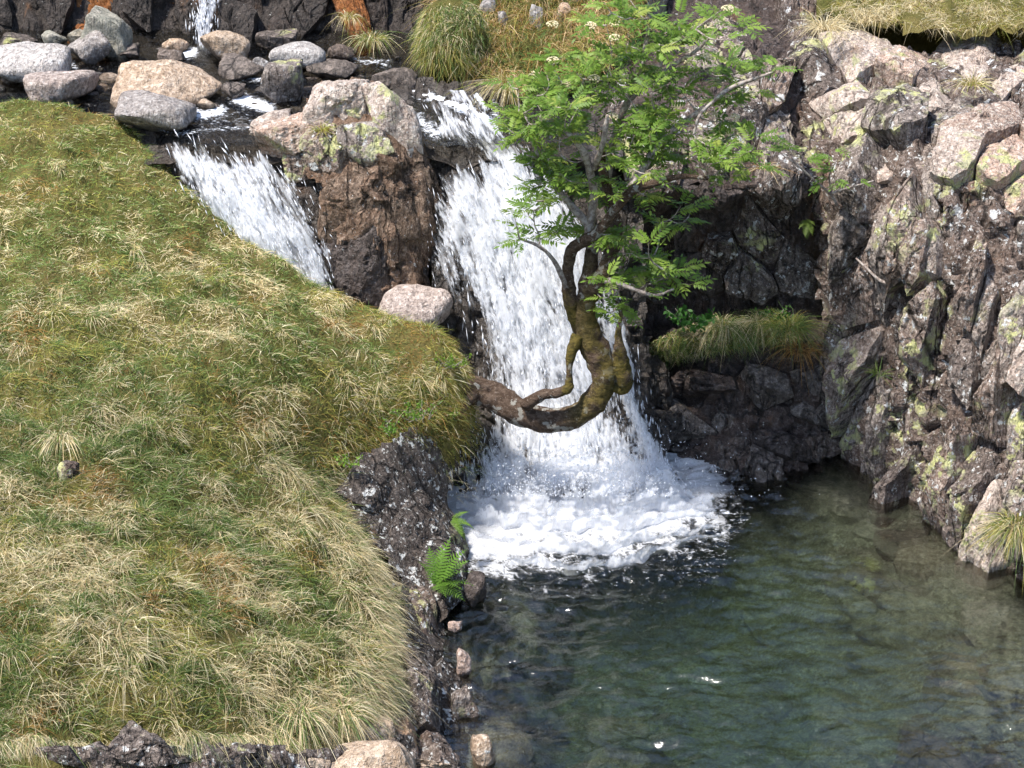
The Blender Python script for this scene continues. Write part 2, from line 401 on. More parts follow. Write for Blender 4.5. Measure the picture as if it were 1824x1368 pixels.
def clear_water_mat(name, tint, bump_scale, bump, vol=None, ior=1.34, refr=0.0, grough=.10):
    k = NT(name)
    nb = k.bump(k.noise(1, 4, .6, vec=k.mapping(bump_scale)), bump, .02)
    fr = k.new('ShaderNodeFresnel'); fr.inputs[0].default_value = ior; k.link(nb, fr.inputs['Normal'])
    gl = k.new('ShaderNodeBsdfGlossy'); gl.inputs['Roughness'].default_value = grough; k.link(nb, gl.inputs['Normal'])
    tr = k.new('ShaderNodeBsdfTransparent'); tr.inputs[0].default_value = (*tint, 1)
    rf = k.new('ShaderNodeBsdfRefraction'); rf.inputs['Color'].default_value = (*tint, 1); rf.inputs['Roughness'].default_value = 0; rf.inputs['IOR'].default_value = 1.33; k.link(nb, rf.inputs['Normal'])
    mr = k.new('ShaderNodeMixShader'); mr.inputs[0].default_value = refr; k.link(tr.outputs[0], mr.inputs[1]); k.link(rf.outputs[0], mr.inputs[2])
    m = k.new('ShaderNodeMixShader'); k.link(fr.outputs[0], m.inputs[0]); k.link(mr.outputs[0], m.inputs[1]); k.link(gl.outputs[0], m.inputs[2])
    at_ = k.new('ShaderNodeAttribute', attribute_name='foam')
    d = k.new('ShaderNodeBsdfDiffuse'); d.inputs[0].default_value = (.84, .87, .92, 1)
    f = k.ramp(k.math('ADD', at_.outputs['Fac'], k.math('MULTIPLY', k.math('SUBTRACT', k.noise(1, 6, .75, vec=k.mapping((34, 60, 40))), .5), 2.6)), .35, .95, 0, .92)
    m2 = k.new('ShaderNodeMixShader'); k.link(f, m2.inputs[0]); k.link(m.outputs[0], m2.inputs[1]); k.link(d.outputs[0], m2.inputs[2])
    k.link(m2.outputs[0], k.out.inputs[0])
    if vol:
        va = k.new('ShaderNodeVolumeAbsorption'); va.inputs[0].default_value = (*vol[0], 1); va.inputs[1].default_value = vol[1]
        k.link(va.outputs[0], k.out.inputs['Volume'])
    return k.m
M['pool'] = clear_water_mat('clear green pool water', (.97, .985, .965), (24, 40, 30), .3, ((.38, .64, .44), .88), ior=1.8, refr=.5, grough=.11)
M['stream'] = clear_water_mat('shallow stream water', (.66, .66, .62), (30, 45, 30), .8)

# ------------------------------------------------------------------ crags: a jointed rock surface with one object for each block
class Loft:
    """rock surface given as distance Y over photo pixels"""
    def __init__(s, U, V, Y): s.U = np.array(U, float); s.V = np.array(V, float); s.T = np.array(Y, float)
    def Y(s, u, v):
        u = np.clip(u, s.U[0], s.U[-1]); v = np.clip(v, s.V[0], s.V[-1])
        i = np.clip(np.searchsorted(s.U, u) - 1, 0, len(s.U) - 2); j = np.clip(np.searchsorted(s.V, v) - 1, 0, len(s.V) - 2)
        a = (u - s.U[i]) / (s.U[i + 1] - s.U[i]); b = (v - s.V[j]) / (s.V[j + 1] - s.V[j])
        T = s.T
        return (T[j, i] * (1 - a) + T[j, i + 1] * a) * (1 - b) + (T[j + 1, i] * (1 - a) + T[j + 1, i + 1] * a) * b
    def P(s, u, v): return at(u, v, s.Y(u, v))
    def N(s, u, v, e=22):
        a = s.P(u + e, v) - s.P(u - e, v); b = s.P(u, v + e) - s.P(u, v - e)
        n = np.cross(b, a); n /= np.linalg.norm(n, axis=-1)[..., None] + 1e-9
        sg = np.sign(((CAM - s.P(u, v)) * n).sum(-1)); return n * np.where(sg == 0, 1, sg)[..., None]
    def off(s, u, v, n): return s.P(u, v) + s.N(u, v) * np.asarray(n)[..., None]

def cellnoise(P, seed=0):
    """stepped noise: a random value for each Voronoi cell of space, and the distance to the cell's border"""
    i = np.floor(P).astype(np.int64); best = np.full(len(P), 1e9); sec = np.full(len(P), 1e9); val = np.zeros(len(P))
    for dx in (-1, 0, 1):
        for dy in (-1, 0, 1):
            for dz in (-1, 0, 1):
                c = i + np.array([dx, dy, dz])
                h = (c[:, 0] * 73856093 ^ c[:, 1] * 19349663 ^ c[:, 2] * 83492791 ^ (seed * 2654435761)) & 0x7fffffff
                h = (h ^ (h >> 13)) * 1274126177 & 0x7fffffff
                q = c + .5 + .42 * _g[(h >> 8) & 4095]; d = np.linalg.norm(P - q, axis=1)
                m = d < best; sec = np.where(m, best, np.minimum(sec, d)); best = np.where(m, d, best); val = np.where(m, ((h >> 5) & 1023) / 1023.0, val)
    return val, sec - best
def rough_rock(P, amp, seed, fol=True):
    n = fbm(P * 5.5, 2, seed) * amp * .5 + fbm(P * 24, 3, seed + 5) * amp * .4
    if fol:
        n = n + fbm(P * np.array([30, 30, 3.0]), 3, seed + 9, .6) * amp * .5
        W = P + .035 * np.stack([fbm(P * 6, 2, 1), fbm(P * 6, 2, 2), fbm(P * 6, 2, 3)], -1)
        v, b = cellnoise(W * np.array([9.0, 9.0, 3.6]), seed); v2, b2 = cellnoise(W * np.array([22.0, 22.0, 8.0]), seed + 1)
        n = n + (v - .5) * amp * 3.0 - amp * 1.3 * np.exp(-(b / .06) ** 2) + (v2 - .5) * amp * 1.3 - amp * .5 * np.exp(-(b2 / .08) ** 2)
    return n
def clip_poly(poly, n, h):
    out = []
    for k in range(len(poly)):
        a, b = poly[k], poly[(k + 1) % len(poly)]; da, db = a @ n - h, b @ n - h
        if da <= 0: out.append(a)
        if (da < 0) != (db < 0): out.append(a + (b - a) * (da / (da - db)))
    return out
def warp_uv(u, v, s=1.0):
    return (u + s * (9 * n2(u / 46, v / 60, 91, 2) + 3.0 * n2(u / 13, v / 17, 92, 2)), v + s * (10 * n2(u / 46, v / 60, 93, 2) + 3.0 * n2(u / 13, v / 17, 94, 2)))
def crag_blocks(parent, loft, poly, cw, ch, shear, pick, depth=.10, seed=0, jitter=.46, tilt=.3, amp=.012, name='rock_block', big=.2, rnd=.10, gap=.03, rings=12, warp=.45, **kw):
    """fits one block into each cell of a jointed pattern; neighbouring blocks share their joints"""
    g = np.random.default_rng(seed)
    pv = [q[1] for q in poly]; S = []
    sh = [q[0] - shear * q[1] for q in poly]
    for j, b in enumerate(np.arange(min(pv) / ch - 2, max(pv) / ch + 2)):
        for a in np.arange(min(sh) / cw - 2, max(sh) / cw + 2):
            S.append((a + (j % 2) * .5 + g.uniform(-jitter, jitter), b + g.uniform(-jitter, jitter)))
    S = np.array(S); S = S[g.random(len(S)) > big]
    u = S[:, 0] * cw + shear * S[:, 1] * ch; v = S[:, 1] * ch
    inside = inpoly(u, v, poly); out = []
    for i in np.where(inside)[0]:
        d = S - S[i]; r = np.hypot(d[:, 0], d[:, 1]); nb = np.where((r > 1e-6) & (r < 3.0))[0]
        pg = [np.array(q) for q in ((-1.3, -1.3), (1.3, -1.3), (1.3, 1.3), (-1.3, 1.3))]
        for j in nb: pg = clip_poly(pg, d[j] / r[j], r[j] / 2 - gap * g.uniform(.2, 1.6))
        if len(pg) < 3: continue
        per = []
        for a, b in zip(pg, pg[1:] + pg[:1]):
            k = max(1, int(np.linalg.norm((b - a) * [cw, ch]) / 5.5)); per += [a + (b - a) * t / k for t in range(k)]
        per = np.array(per); m = len(per); c0 = per.mean(0)
        nr = max(5, int(rings * math.sqrt(cw * ch) / 62)); rho = np.linspace(0, 1, nr + 1)[1:]
        q = np.concatenate([[c0]] + [c0 + (per - c0) * t for t in rho]); rr = np.concatenate([[0]] + [np.full(m, t) for t in rho])
        X = (q - c0) * np.array([cw, ch]) * MPP            # metres in the face
        size = math.sqrt(cw * ch) * MPP
        base_ = (g.random() - .45) * depth * 2.0
        h = np.full(len(X), 9.0)
        for k in range(5):
            gr = g.normal(0, tilt, 2) * (1 if k else .5); h = np.minimum(h, gr @ X.T + g.uniform(0, .16) * size * (k > 0))
        h = h + base_ - rnd * size * .35 * rr ** 5
        uu = u[i] + (q[:, 0] * cw + shear * q[:, 1] * ch); vv = v[i] + q[:, 1] * ch
        uu, vv = warp_uv(uu, vv, warp)
        P = loft.off(uu, vv, h); N_ = loft.N(uu, vv)
        n_ = rough_rock(P, amp, seed + 3); P = P + N_ * n_[:, None]
        rim = np.arange(1 + (nr - 1) * m, 1 + nr * m); sk_ = P[rim] - N_[rim] * (depth * 1.3 + base_ + .05); sk1 = P[rim] * .5 + sk_ * .5 + N_[rim] * (.3 * n_[rim])[:, None]
        P = np.concatenate([P, sk1, sk_])
        k_ = np.arange(m); k2_ = (k_ + 1) % m
        T = np.stack([np.zeros(m, int), 1 + k_, 1 + k2_], -1)
        Q = np.concatenate([np.stack([1 + t * m + k_, 1 + (t + 1) * m + k_, 1 + (t + 1) * m + k2_, 1 + t * m + k2_], -1) for t in range(nr + 1)])
        out.append(world_obj(name, P, [T, Q], pick(u[i], v[i], g), parent, sharp=28))
    return out
def crag_back(name, loft, poly, step, mat, off=-.05, amp=.03, seed=0):
    pu = [q[0] for q in poly]; pv = [q[1] for q in poly]
    u, v = np.meshgrid(np.arange(min(pu) - step, max(pu) + 2 * step, step), np.arange(min(pv) - step, max(pv) + 2 * step, step))
    P = loft.off(u, v, np.full(u.shape, off)).reshape(-1, 3)
    n = loft.N(u, v).reshape(-1, 3)
    P = P + n * rough_rock(P, amp * .5, seed)[:, None]
    m = inpoly((u[:-1, :-1] + u[1:, 1:]) / 2, (v[:-1, :-1] + v[1:, 1:]) / 2, poly)
    F = grid_faces(*u.shape, mask=m); P, F, _ = compact(P, F)
    return tag(world_obj(name, P, F, mat, sharp=45), kind='structure')

def boulder(name, u, v, Y, ru, rv, mat, seed, depth=1.0, roll=0.0, planes=14, p=20, amp=.012, level=4, squash=None, parent=None, label=None, cat='boulder', group=None, flat=None):
    g = np.random.default_rng(seed * 31 + 5); D, F = ico(level)
    N = g.normal(size=(planes, 3)); N /= np.linalg.norm(N, axis=1)[:, None]
    H = g.uniform(.62, 1.0, planes)
    N = np.concatenate([N, [[0, 0, -1], [1, 0, 0], [-1, 0, 0], [0, 0, 1], [0, 1, 0], [0, -1, 0]]]); H = np.concatenate([H, np.ones(6) * .98])
    if flat is not None: N = np.concatenate([N, [np.array(flat[:3]) / np.linalg.norm(flat[:3])]]); H = np.append(H, flat[3])
    q = D * polytope(D, N, H, p)[:, None]
    c = at(u, v, Y); m = np.linalg.norm(c - CAM) / FPX
    q = q * np.array([ru * m, ru * m * depth, rv * m / .92])
    ca, sa = math.cos(roll), math.sin(roll)
    q = np.stack([q[:, 0] * ca - q[:, 2] * sa, q[:, 1], q[:, 0] * sa + q[:, 2] * ca], -1)
    P = q + c; dv = q / (np.linalg.norm(q, axis=1)[:, None] + 1e-9)
    P = P + dv * (fbm(P * 6, 4, seed) * amp * 1.6 + fbm(P * 26, 3, seed + 2) * amp * .45)[:, None]
    o = world_obj(name, P, F, mat, parent, sharp=50)
    if label: tag(o, label, cat, group)
    return o

# ================================================================== THE SETTING
# ------------------------------------------------------------------ grassy bank: thin-plate surface through surveyed points
EDGE = [(-260, 130, 12.75), (-60, 148, 12.7), (60, 160, 12.65), (150, 178, 12.62), (225, 190, 12.58), (262, 235, 12.5), (345, 318, 12.15), (450, 410, 11.92),
        (560, 482, 11.68), (680, 540, 11.45), (790, 572, 11.28), (833, 640, 11.1), (812, 700, 10.88), (700, 765, 10.6), (625, 810, 10.4),
        (600, 860, 10.15), (655, 950, 9.76), (695, 1030, 9.36), (705, 1130, 8.9), (698, 1225, 8.42), (620, 1282, 8.0), (560, 1330, 7.75), (480, 1420, 7.4), (300, 1520, 7.0)]
INNER = [(0, 400, 11.3), (0, 684, 9.85), (0, 1000, 8.25), (0, 1290, 7.15), (0, 1450, 6.55), (300, 500, 11.05), (300, 800, 9.5), (300, 1050, 8.35), (300, 1280, 7.45),
         (550, 700, 10.45), (520, 900, 9.6), (550, 1100, 8.65), (-400, 700, 9.8), (-400, 1100, 7.9), (-400, 350, 11.7), (-400, 1450, 6.7), (650, 1180, 8.4), (150, 250, 12.2), (300, 1450, 6.9)]
EP = np.array([at(*e) for e in EDGE]); IP = np.array([at(*e) for e in INNER])
CPT = np.concatenate([EP, IP])
def _phi(r): return np.where(r > 1e-9, r * r * np.log(r + 1e-12), 0)
_A = _phi(np.linalg.norm(CPT[:, None, :2] - CPT[None, :, :2], axis=-1)) + .02 * np.eye(len(CPT))
_B = np.concatenate([np.ones((len(CPT), 1)), CPT[:, :2]], 1)
_W = np.linalg.solve(np.block([[_A, _B], [_B.T, np.zeros((3, 3))]]), np.concatenate([CPT[:, 2], np.zeros(3)]))
def tps(x, y):
    sh = np.shape(x); q = np.stack([np.ravel(x), np.ravel(y)], -1)
    out = np.empty(len(q))
    for s in range(0, len(q), 20000):
        b = q[s:s + 20000]
        out[s:s + 20000] = _phi(np.linalg.norm(b[:, None] - CPT[None, :, :2], axis=-1)) @ _W[:-3] + _W[-3] + b @ _W[-2:]
    return out.reshape(sh)
EDGE_XY = [tuple(p[:2]) for p in EP]
BANK_POLY = EDGE_XY + [(-6, 5.0), (-6, 13.2)]
def bank_sd(x, y):          # > 0 outside the bank's rim
    d = segdist(x, y, EDGE_XY); return np.where(inpoly(x, y, BANK_POLY), -d, d)
def bank_z(x, y, lumps=True):
    z = tps(x, y); d = bank_sd(x, y)
    if lumps: z = z + .05 * n2(x * 1.9, y * 1.9, 3, 3) + .065 * n2(x * 5.0, y * 5.0, 5, 2) * sstep(.0, -.3, bank_sd(x, y))
    z = z - .10 * sstep(-.16, .0, d) ** 2
    z = z - np.where(d > 0, np.minimum(d * 5.0, .55 + d * .7), 0)
    return z
gx, gy = np.meshgrid(np.arange(-4.6, 1.0, .03), np.arange(5.6, 13.1, .03))
gz = np.maximum(bank_z(gx, gy), -.9)
msk = (bank_sd((gx[:-1, :-1] + gx[1:, 1:]) / 2, (gy[:-1, :-1] + gy[1:, 1:]) / 2) < .05)
V_, F_, _ = compact(np.stack([gx, gy, gz], -1).reshape(-1, 3), grid_faces(*gx.shape, mask=msk))
bank = tag(world_obj('grassy_bank', V_, F_[:, ::-1], M['turf']), kind='structure')

# ------------------------------------------------------------------ ground under and around everything, up to the fellside behind
gx, gy = np.meshgrid(np.concatenate([np.linspace(-60, -6, 28), np.linspace(-5.5, 6, 60), np.linspace(6.5, 60, 28)]), np.concatenate([np.linspace(-10, 7, 18), np.linspace(7.3, 18, 60), np.linspace(18.5, 90, 40)]))
gz = np.where(gy > 14.6, 2.6 + (gy - 14.6) * .18, -1.3)
gz = np.where((gy <= 14.6) & (gy > 11.9), -1.3 + 2.6 * sstep(12.0, 12.8, gy) , gz)
gz = gz + .15 * n2(gx * .6, gy * .6, 4, 3)
side = np.clip(np.abs(gx) - 5.2, 0, 100); gz = gz + np.where(gy < 14.6, side * .55, 0) * (side > 0)
ground = tag(world_obj('ground', np.stack([gx, gy, gz], -1).reshape(-1, 3), grid_faces(*gx.shape)[:, ::-1], M['turf']), kind='structure')

# ------------------------------------------------------------------ rock surfaces
U_R = [1380, 1440, 1500, 1560, 1620, 1700, 1824, 2000]
V_R = [-60, 40, 110, 180, 250, 320, 400, 600, 800, 900, 1000, 1150]
RIGHT = Loft(U_R, V_R, [
    [14.9, 14.8, 14.7, 14.7, 14.7, 14.7, 14.7, 14.7],
    [14.0, 13.9, 13.9, 13.9, 13.9, 13.9, 13.9, 13.9],
    [13.5, 13.3, 13.2, 13.1, 13.1, 13.1, 13.1, 13.1],
    [13.1, 12.9, 12.7, 12.55, 12.5, 12.5, 12.5, 12.5],
    [12.9, 12.6, 12.4, 12.15, 12.0, 11.95, 11.95, 11.9],
    [12.7, 12.4, 12.15, 11.9, 11.65, 11.5, 11.45, 11.4],
    [12.55, 12.25, 12.0, 11.75, 11.5, 11.3, 11.25, 11.2],
    [12.4, 12.1, 11.85, 11.6, 11.35, 11.1, 10.85, 10.7],
    [12.25, 11.95, 11.7, 11.45, 11.2, 10.9, 10.5, 10.3],
    [12.2, 11.9, 11.6, 11.35, 11.1, 10.75, 10.3, 10.1],
    [12.2, 11.9, 11.6, 11.35, 11.1, 10.70, 10.15, 9.9],
    [12.2, 11.9, 11.6, 11.35, 11.1, 10.70, 10.05, 9.7]])
POLY_R = [(1425, 40), (1480, 60), (1520, 60), (1580, 75), (1830, 70), (1990, 70), (1990, 1150), (1824, 1110), (1700, 985), (1600, 900), (1500, 880), (1450, 860), (1445, 500), (1430, 300), (1405, 150)]
cliff_right = crag_back('rock_cliff', RIGHT, POLY_R, 9, M['rock_dark'], off=-.06, amp=.05, seed=2)
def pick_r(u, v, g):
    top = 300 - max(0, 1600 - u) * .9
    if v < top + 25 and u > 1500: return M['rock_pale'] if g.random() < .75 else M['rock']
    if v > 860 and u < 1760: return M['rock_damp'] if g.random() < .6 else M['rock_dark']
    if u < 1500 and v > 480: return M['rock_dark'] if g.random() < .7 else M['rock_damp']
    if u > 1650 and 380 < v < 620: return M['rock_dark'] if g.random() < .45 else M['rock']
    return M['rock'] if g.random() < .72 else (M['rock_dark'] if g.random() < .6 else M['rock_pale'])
# rounded sunlit top, then leaning columns, then the lower face
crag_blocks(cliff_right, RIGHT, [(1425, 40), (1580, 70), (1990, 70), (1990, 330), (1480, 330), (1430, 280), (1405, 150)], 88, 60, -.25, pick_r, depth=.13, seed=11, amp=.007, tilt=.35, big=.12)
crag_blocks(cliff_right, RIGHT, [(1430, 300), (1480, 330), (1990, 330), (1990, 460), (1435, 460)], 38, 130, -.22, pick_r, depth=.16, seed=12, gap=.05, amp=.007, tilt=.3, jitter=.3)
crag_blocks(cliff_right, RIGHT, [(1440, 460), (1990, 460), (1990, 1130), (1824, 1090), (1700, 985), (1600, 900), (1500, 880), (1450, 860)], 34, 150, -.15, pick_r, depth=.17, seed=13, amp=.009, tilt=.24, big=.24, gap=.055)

U_M = [900, 1000, 1060, 1130, 1200, 1280, 1360, 1440, 1500]
V_M = [-60, 60, 130, 200, 270, 325, 345, 375, 470, 560, 605, 640, 720, 800, 870, 960]
MID = Loft(U_M, V_M, [
    [14.9] * 9, [14.3, 14.2, 14.0, 13.9, 13.8, 13.7, 13.7, 13.8, 14.0], [13.6, 13.5, 13.4, 13.3, 13.2, 13.1, 13.1, 13.3, 13.6],
    [13.0, 12.9, 12.85, 12.8, 12.75, 12.7, 12.7, 12.9, 13.2], [12.7, 12.6, 12.5, 12.45, 12.4, 12.4, 12.4, 12.6, 12.9],
    [12.5, 12.4, 12.3, 12.2, 12.1, 12.08, 12.1, 12.3, 12.6], [12.45, 12.35, 12.25, 12.15, 12.08, 12.06, 12.1, 12.3, 12.5],
    [12.5, 12.4, 12.36, 12.32, 12.3, 12.28, 12.3, 12.4, 12.5], [12.4, 12.35, 12.38, 12.38, 12.36, 12.34, 12.33, 12.36, 12.4],
    [12.3, 12.3, 12.36, 12.38, 12.36, 12.34, 12.32, 12.3, 12.3], [12.1, 12.1, 12.1, 12.06, 12.02, 11.98, 11.98, 12.0, 12.0],
    [12.1, 12.1, 12.2, 12.3, 12.2, 12.0, 11.92, 11.9, 11.9], [12.0, 12.0, 12.1, 12.2, 12.05, 11.85, 11.8, 11.8, 11.8],
    [11.7, 11.7, 11.8, 11.85, 11.75, 11.65, 11.62, 11.65, 11.7], [11.4, 11.4, 11.45, 11.5, 11.45, 11.4, 11.42, 11.5, 11.6], [11.4, 11.4, 11.4, 11.4, 11.4, 11.4, 11.4, 11.5, 11.6]])
POLY_M = [(1010, -40), (1470, -40), (1470, 900), (1120, 930), (1090, 860), (1080, 560), (1060, 380), (1010, 150)]
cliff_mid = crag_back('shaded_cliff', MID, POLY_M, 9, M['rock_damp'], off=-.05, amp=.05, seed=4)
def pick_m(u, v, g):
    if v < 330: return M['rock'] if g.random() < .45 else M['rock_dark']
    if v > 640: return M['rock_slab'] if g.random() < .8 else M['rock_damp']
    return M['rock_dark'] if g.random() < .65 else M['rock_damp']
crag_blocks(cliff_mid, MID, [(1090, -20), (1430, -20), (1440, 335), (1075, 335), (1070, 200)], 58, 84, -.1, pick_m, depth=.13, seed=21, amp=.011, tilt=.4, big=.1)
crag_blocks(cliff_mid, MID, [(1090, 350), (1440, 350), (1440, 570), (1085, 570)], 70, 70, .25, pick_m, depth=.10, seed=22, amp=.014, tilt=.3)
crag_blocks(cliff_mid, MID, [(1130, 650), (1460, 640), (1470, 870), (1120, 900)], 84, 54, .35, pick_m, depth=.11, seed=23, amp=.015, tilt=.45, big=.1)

# rock behind the main fall
U_F = [690, 760, 820, 900, 1000, 1080, 1150, 1240]
V_F = [120, 180, 235, 300, 380, 480, 600, 720, 820, 900, 1000]
FALL = Loft(U_F, V_F, [
    [13.3, 13.3, 13.3, 13.4, 13.4, 13.4, 13.4, 13.4], [12.85, 12.8, 12.8, 12.85, 12.9, 13.0, 13.0, 13.0], [12.5, 12.38, 12.36, 12.4, 12.55, 12.6, 12.6, 12.7],
    [12.35, 12.2, 12.15, 12.18, 12.25, 12.35, 12.4, 12.4], [12.2, 12.08, 12.02, 12.02, 12.05, 12.1, 12.2, 12.3], [12.0, 11.95, 11.9, 11.88, 11.88, 11.95, 12.05, 12.2],
    [11.9, 11.82, 11.76, 11.72, 11.72, 11.8, 11.9, 12.1], [11.8, 11.68, 11.6, 11.56, 11.56, 11.62, 11.7, 11.9], [11.6, 11.5, 11.42, 11.38, 11.36, 11.42, 11.5, 11.6],
    [11.3, 11.2, 11.15, 11.12, 11.1, 11.12, 11.2, 11.3], [11.2, 11.1, 11.1, 11.1, 11.1, 11.1, 11.1, 11.2]])
POLY_F = [(690, 140), (1110, 150), (1150, 400), (1180, 880), (1240, 990), (760, 990), (770, 500), (740, 300)]
fall_rock = crag_back('wet_rock_face', FALL, POLY_F, 9, M['rock_wet'], off=-.02, amp=.05, seed=6)
crag_blocks(fall_rock, FALL, [(780, 255), (870, 255), (880, 320), (790, 330)], 60, 46, .1, lambda u, v, g: M['rock_wet'], depth=.05, seed=31, amp=.012)
crag_blocks(fall_rock, FALL, [(800, 620), (1170, 620), (1230, 900), (800, 900)], 76, 70, .1, lambda u, v, g: M['rock_wet'], depth=.08, seed=32, amp=.011, tilt=.4)

# rock step under the left cascade
U_L = [230, 300, 380, 460, 540, 620, 700]
V_L = [215, 245, 290, 350, 420, 500, 560]
LEFT = Loft(U_L, V_L, [
    [12.62, 12.55, 12.52, 12.5, 12.5, 12.5, 12.5], [12.5, 12.35, 12.32, 12.3, 12.35, 12.4, 12.4], [12.4, 12.15, 12.15, 12.15, 12.2, 12.3, 12.3],
    [12.3, 12.1, 12.0, 12.0, 12.02, 12.1, 12.2], [12.3, 12.1, 11.95, 11.9, 11.9, 12.0, 12.1], [12.3, 12.0, 11.9, 11.85, 11.82, 11.85, 11.9], [12.2, 12.0, 11.9, 11.8, 11.78, 11.78, 11.8]])
left_rock = crag_back('cascade_rock_step', LEFT, [(250, 225), (600, 225), (690, 560), (540, 560), (330, 380)], 9, M['rock_wet'], off=-.02, amp=.04, seed=8)
crag_blocks(left_rock, LEFT, [(440, 235), (560, 255), (600, 380), (560, 330), (470, 270)], 56, 40, .5, lambda u, v, g: M['rock_wet'], depth=.05, seed=41, amp=.012)

# the big crag between the two falls
U_C = [440, 490, 540, 590, 640, 700, 750, 800]
V_C = [100, 130, 165, 210, 260, 330, 420, 530]
CRAG = Loft(U_C, V_C, [
    [13.4, 13.2, 13.0, 12.9, 12.85, 12.9, 13.1, 13.3], [13.0, 12.85, 12.62, 12.48, 12.45, 12.52, 12.7, 12.95], [12.75, 12.6, 12.38, 12.28, 12.26, 12.3, 12.45, 12.7],
    [12.5, 12.38, 12.2, 12.1, 12.08, 12.1, 12.22, 12.5], [12.35, 12.25, 12.08, 11.98, 11.94, 11.96, 12.08, 12.4], [12.25, 12.15, 11.98, 11.88, 11.82, 11.84, 11.94, 12.25],
    [12.2, 12.1, 11.95, 11.84, 11.76, 11.78, 11.86, 12.15], [12.1, 12.0, 11.9, 11.8, 11.72, 11.72, 11.8, 12.0]])
POLY_C = [(450, 235), (475, 205), (530, 195), (545, 160), (565, 138), (625, 126), (672, 136), (700, 165), (730, 215), (765, 250), (785, 310), (782, 420), (775, 520), (640, 530), (596, 440), (575, 340), (520, 300)]
crag = crag_back('rock_outcrop', CRAG, POLY_C, 8, M['rock_brown'], off=-.05, amp=.03, seed=9)
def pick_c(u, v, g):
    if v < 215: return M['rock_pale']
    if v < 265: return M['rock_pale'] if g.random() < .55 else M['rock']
    if v < 400: return M['rock_brown'] if u > 585 else M['rock_dark']
    return M['rock_damp']
def mass(u, v, Y, ru, rv, depth, roll, mat, seed, planes=9, p=26, parent=None, yaw=0.0, amp=.012):
    g = np.random.default_rng(seed * 7 + 1); D, F = ico(5 if ru > 50 else 4)
    N = g.normal(size=(planes, 3)) * [1, 1, .8] + [0, -.3, .25]; N /= np.linalg.norm(N, axis=1)[:, None]
    N = np.concatenate([N, [[0, 0, -1], [1, 0, .1], [-1, 0, .1], [0, .1, 1], [0, 1, 0], [0, -1, .12]]]); N /= np.linalg.norm(N, axis=1)[:, None]
    H = np.concatenate([g.uniform(.66, .98, planes), np.ones(6)])
    q = D * polytope(D, N, H, p)[:, None]; c = at(u, v, Y); m = np.linalg.norm(c - CAM) / FPX
    q = q * np.array([ru * m, ru * m * depth, rv * m / .92]); ca, sa, cy, sy = math.cos(roll), math.sin(roll), math.cos(yaw), math.sin(yaw)
    q = np.stack([q[:, 0] * cy - q[:, 1] * sy, q[:, 0] * sy + q[:, 1] * cy, q[:, 2]], -1)
    q = np.stack([q[:, 0] * ca - q[:, 2] * sa, q[:, 1], q[:, 0] * sa + q[:, 2] * ca], -1); P = q + c
    P = P + q / (np.linalg.norm(q, axis=1)[:, None] + 1e-9) * rough_rock(P, amp, seed)[:, None]
    return world_obj('rock_block', P, F, mat, parent, sharp=30)
for a_ in [(618, 186, 12.32, 84, 58, .8, .0, 'rock_crag', 1, 16, 12), (525, 240, 12.24, 70, 32, .8, .28, 'rock_crag', 2, 9, 20), (716, 232, 12.2, 34, 96, 1.0, .46, 'rock_crag', 3, 8, 24),
           (588, 256, 12.10, 58, 40, .8, .25, 'rock', 4, 10, 24), (655, 262, 12.06, 54, 42, .7, .1, 'rock', 5, 10, 24), (748, 305, 12.15, 34, 56, .9, .2, 'rock_brown', 6, 9, 24),
           (655, 350, 12.02, 84, 70, .8, .05, 'rock_brown', 7, 12, 18), (598, 325, 12.08, 40, 56, .8, .25, 'rock_dark', 8, 10, 24), (742, 400, 12.05, 40, 92, 1.0, .02, 'rock_brown', 9, 10, 22),
           (655, 450, 12.0, 104, 92, .8, .03, 'rock_damp', 10, 12, 16), (552, 278, 12.22, 46, 28, .8, .3, 'rock', 11, 9, 24), (480, 230, 12.4, 42, 20, .9, .2, 'rock_crag', 12, 9, 24), (700, 305, 12.02, 40, 36, .8, -.4, 'rock_brown', 13, 9, 24)]:
    mass(*a_[:7], M[a_[7]], a_[8] + 40, a_[9], a_[10], parent=crag, amp=.008)

# dark wall behind the upper basin
U_B = [-200, 0, 200, 400, 600, 760, 900]
V_B = [-420, -150, 0, 60, 100, 160]
BACK = Loft(U_B, V_B, [[14.9] * 7, [14.55] * 7, [14.35, 14.3, 14.32, 14.3, 14.25, 14.3, 14.5], [14.2, 14.15, 14.15, 14.12, 14.1, 14.1, 14.4], [14.05, 14.0, 14.0, 14.0, 13.95, 13.95, 14.2], [14.0] * 7])
POLY_B = [(-190, -400), (860, -400), (860, 130), (-190, 130)]
back = crag_back('dark_back_wall', BACK, POLY_B, 12, M['rock_shade'], off=-.06, amp=.05, seed=10)
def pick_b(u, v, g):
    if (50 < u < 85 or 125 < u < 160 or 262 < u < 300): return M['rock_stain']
    return M['rock_stain'] if g.random() < .08 else M['rock_shade']
crag_blocks(back, BACK, [(-180, -160), (760, -160), (760, 100), (-180, 100)], 46, 140, 0.0, pick_b, depth=.10, seed=61, amp=.008, tilt=.25, jitter=.36)

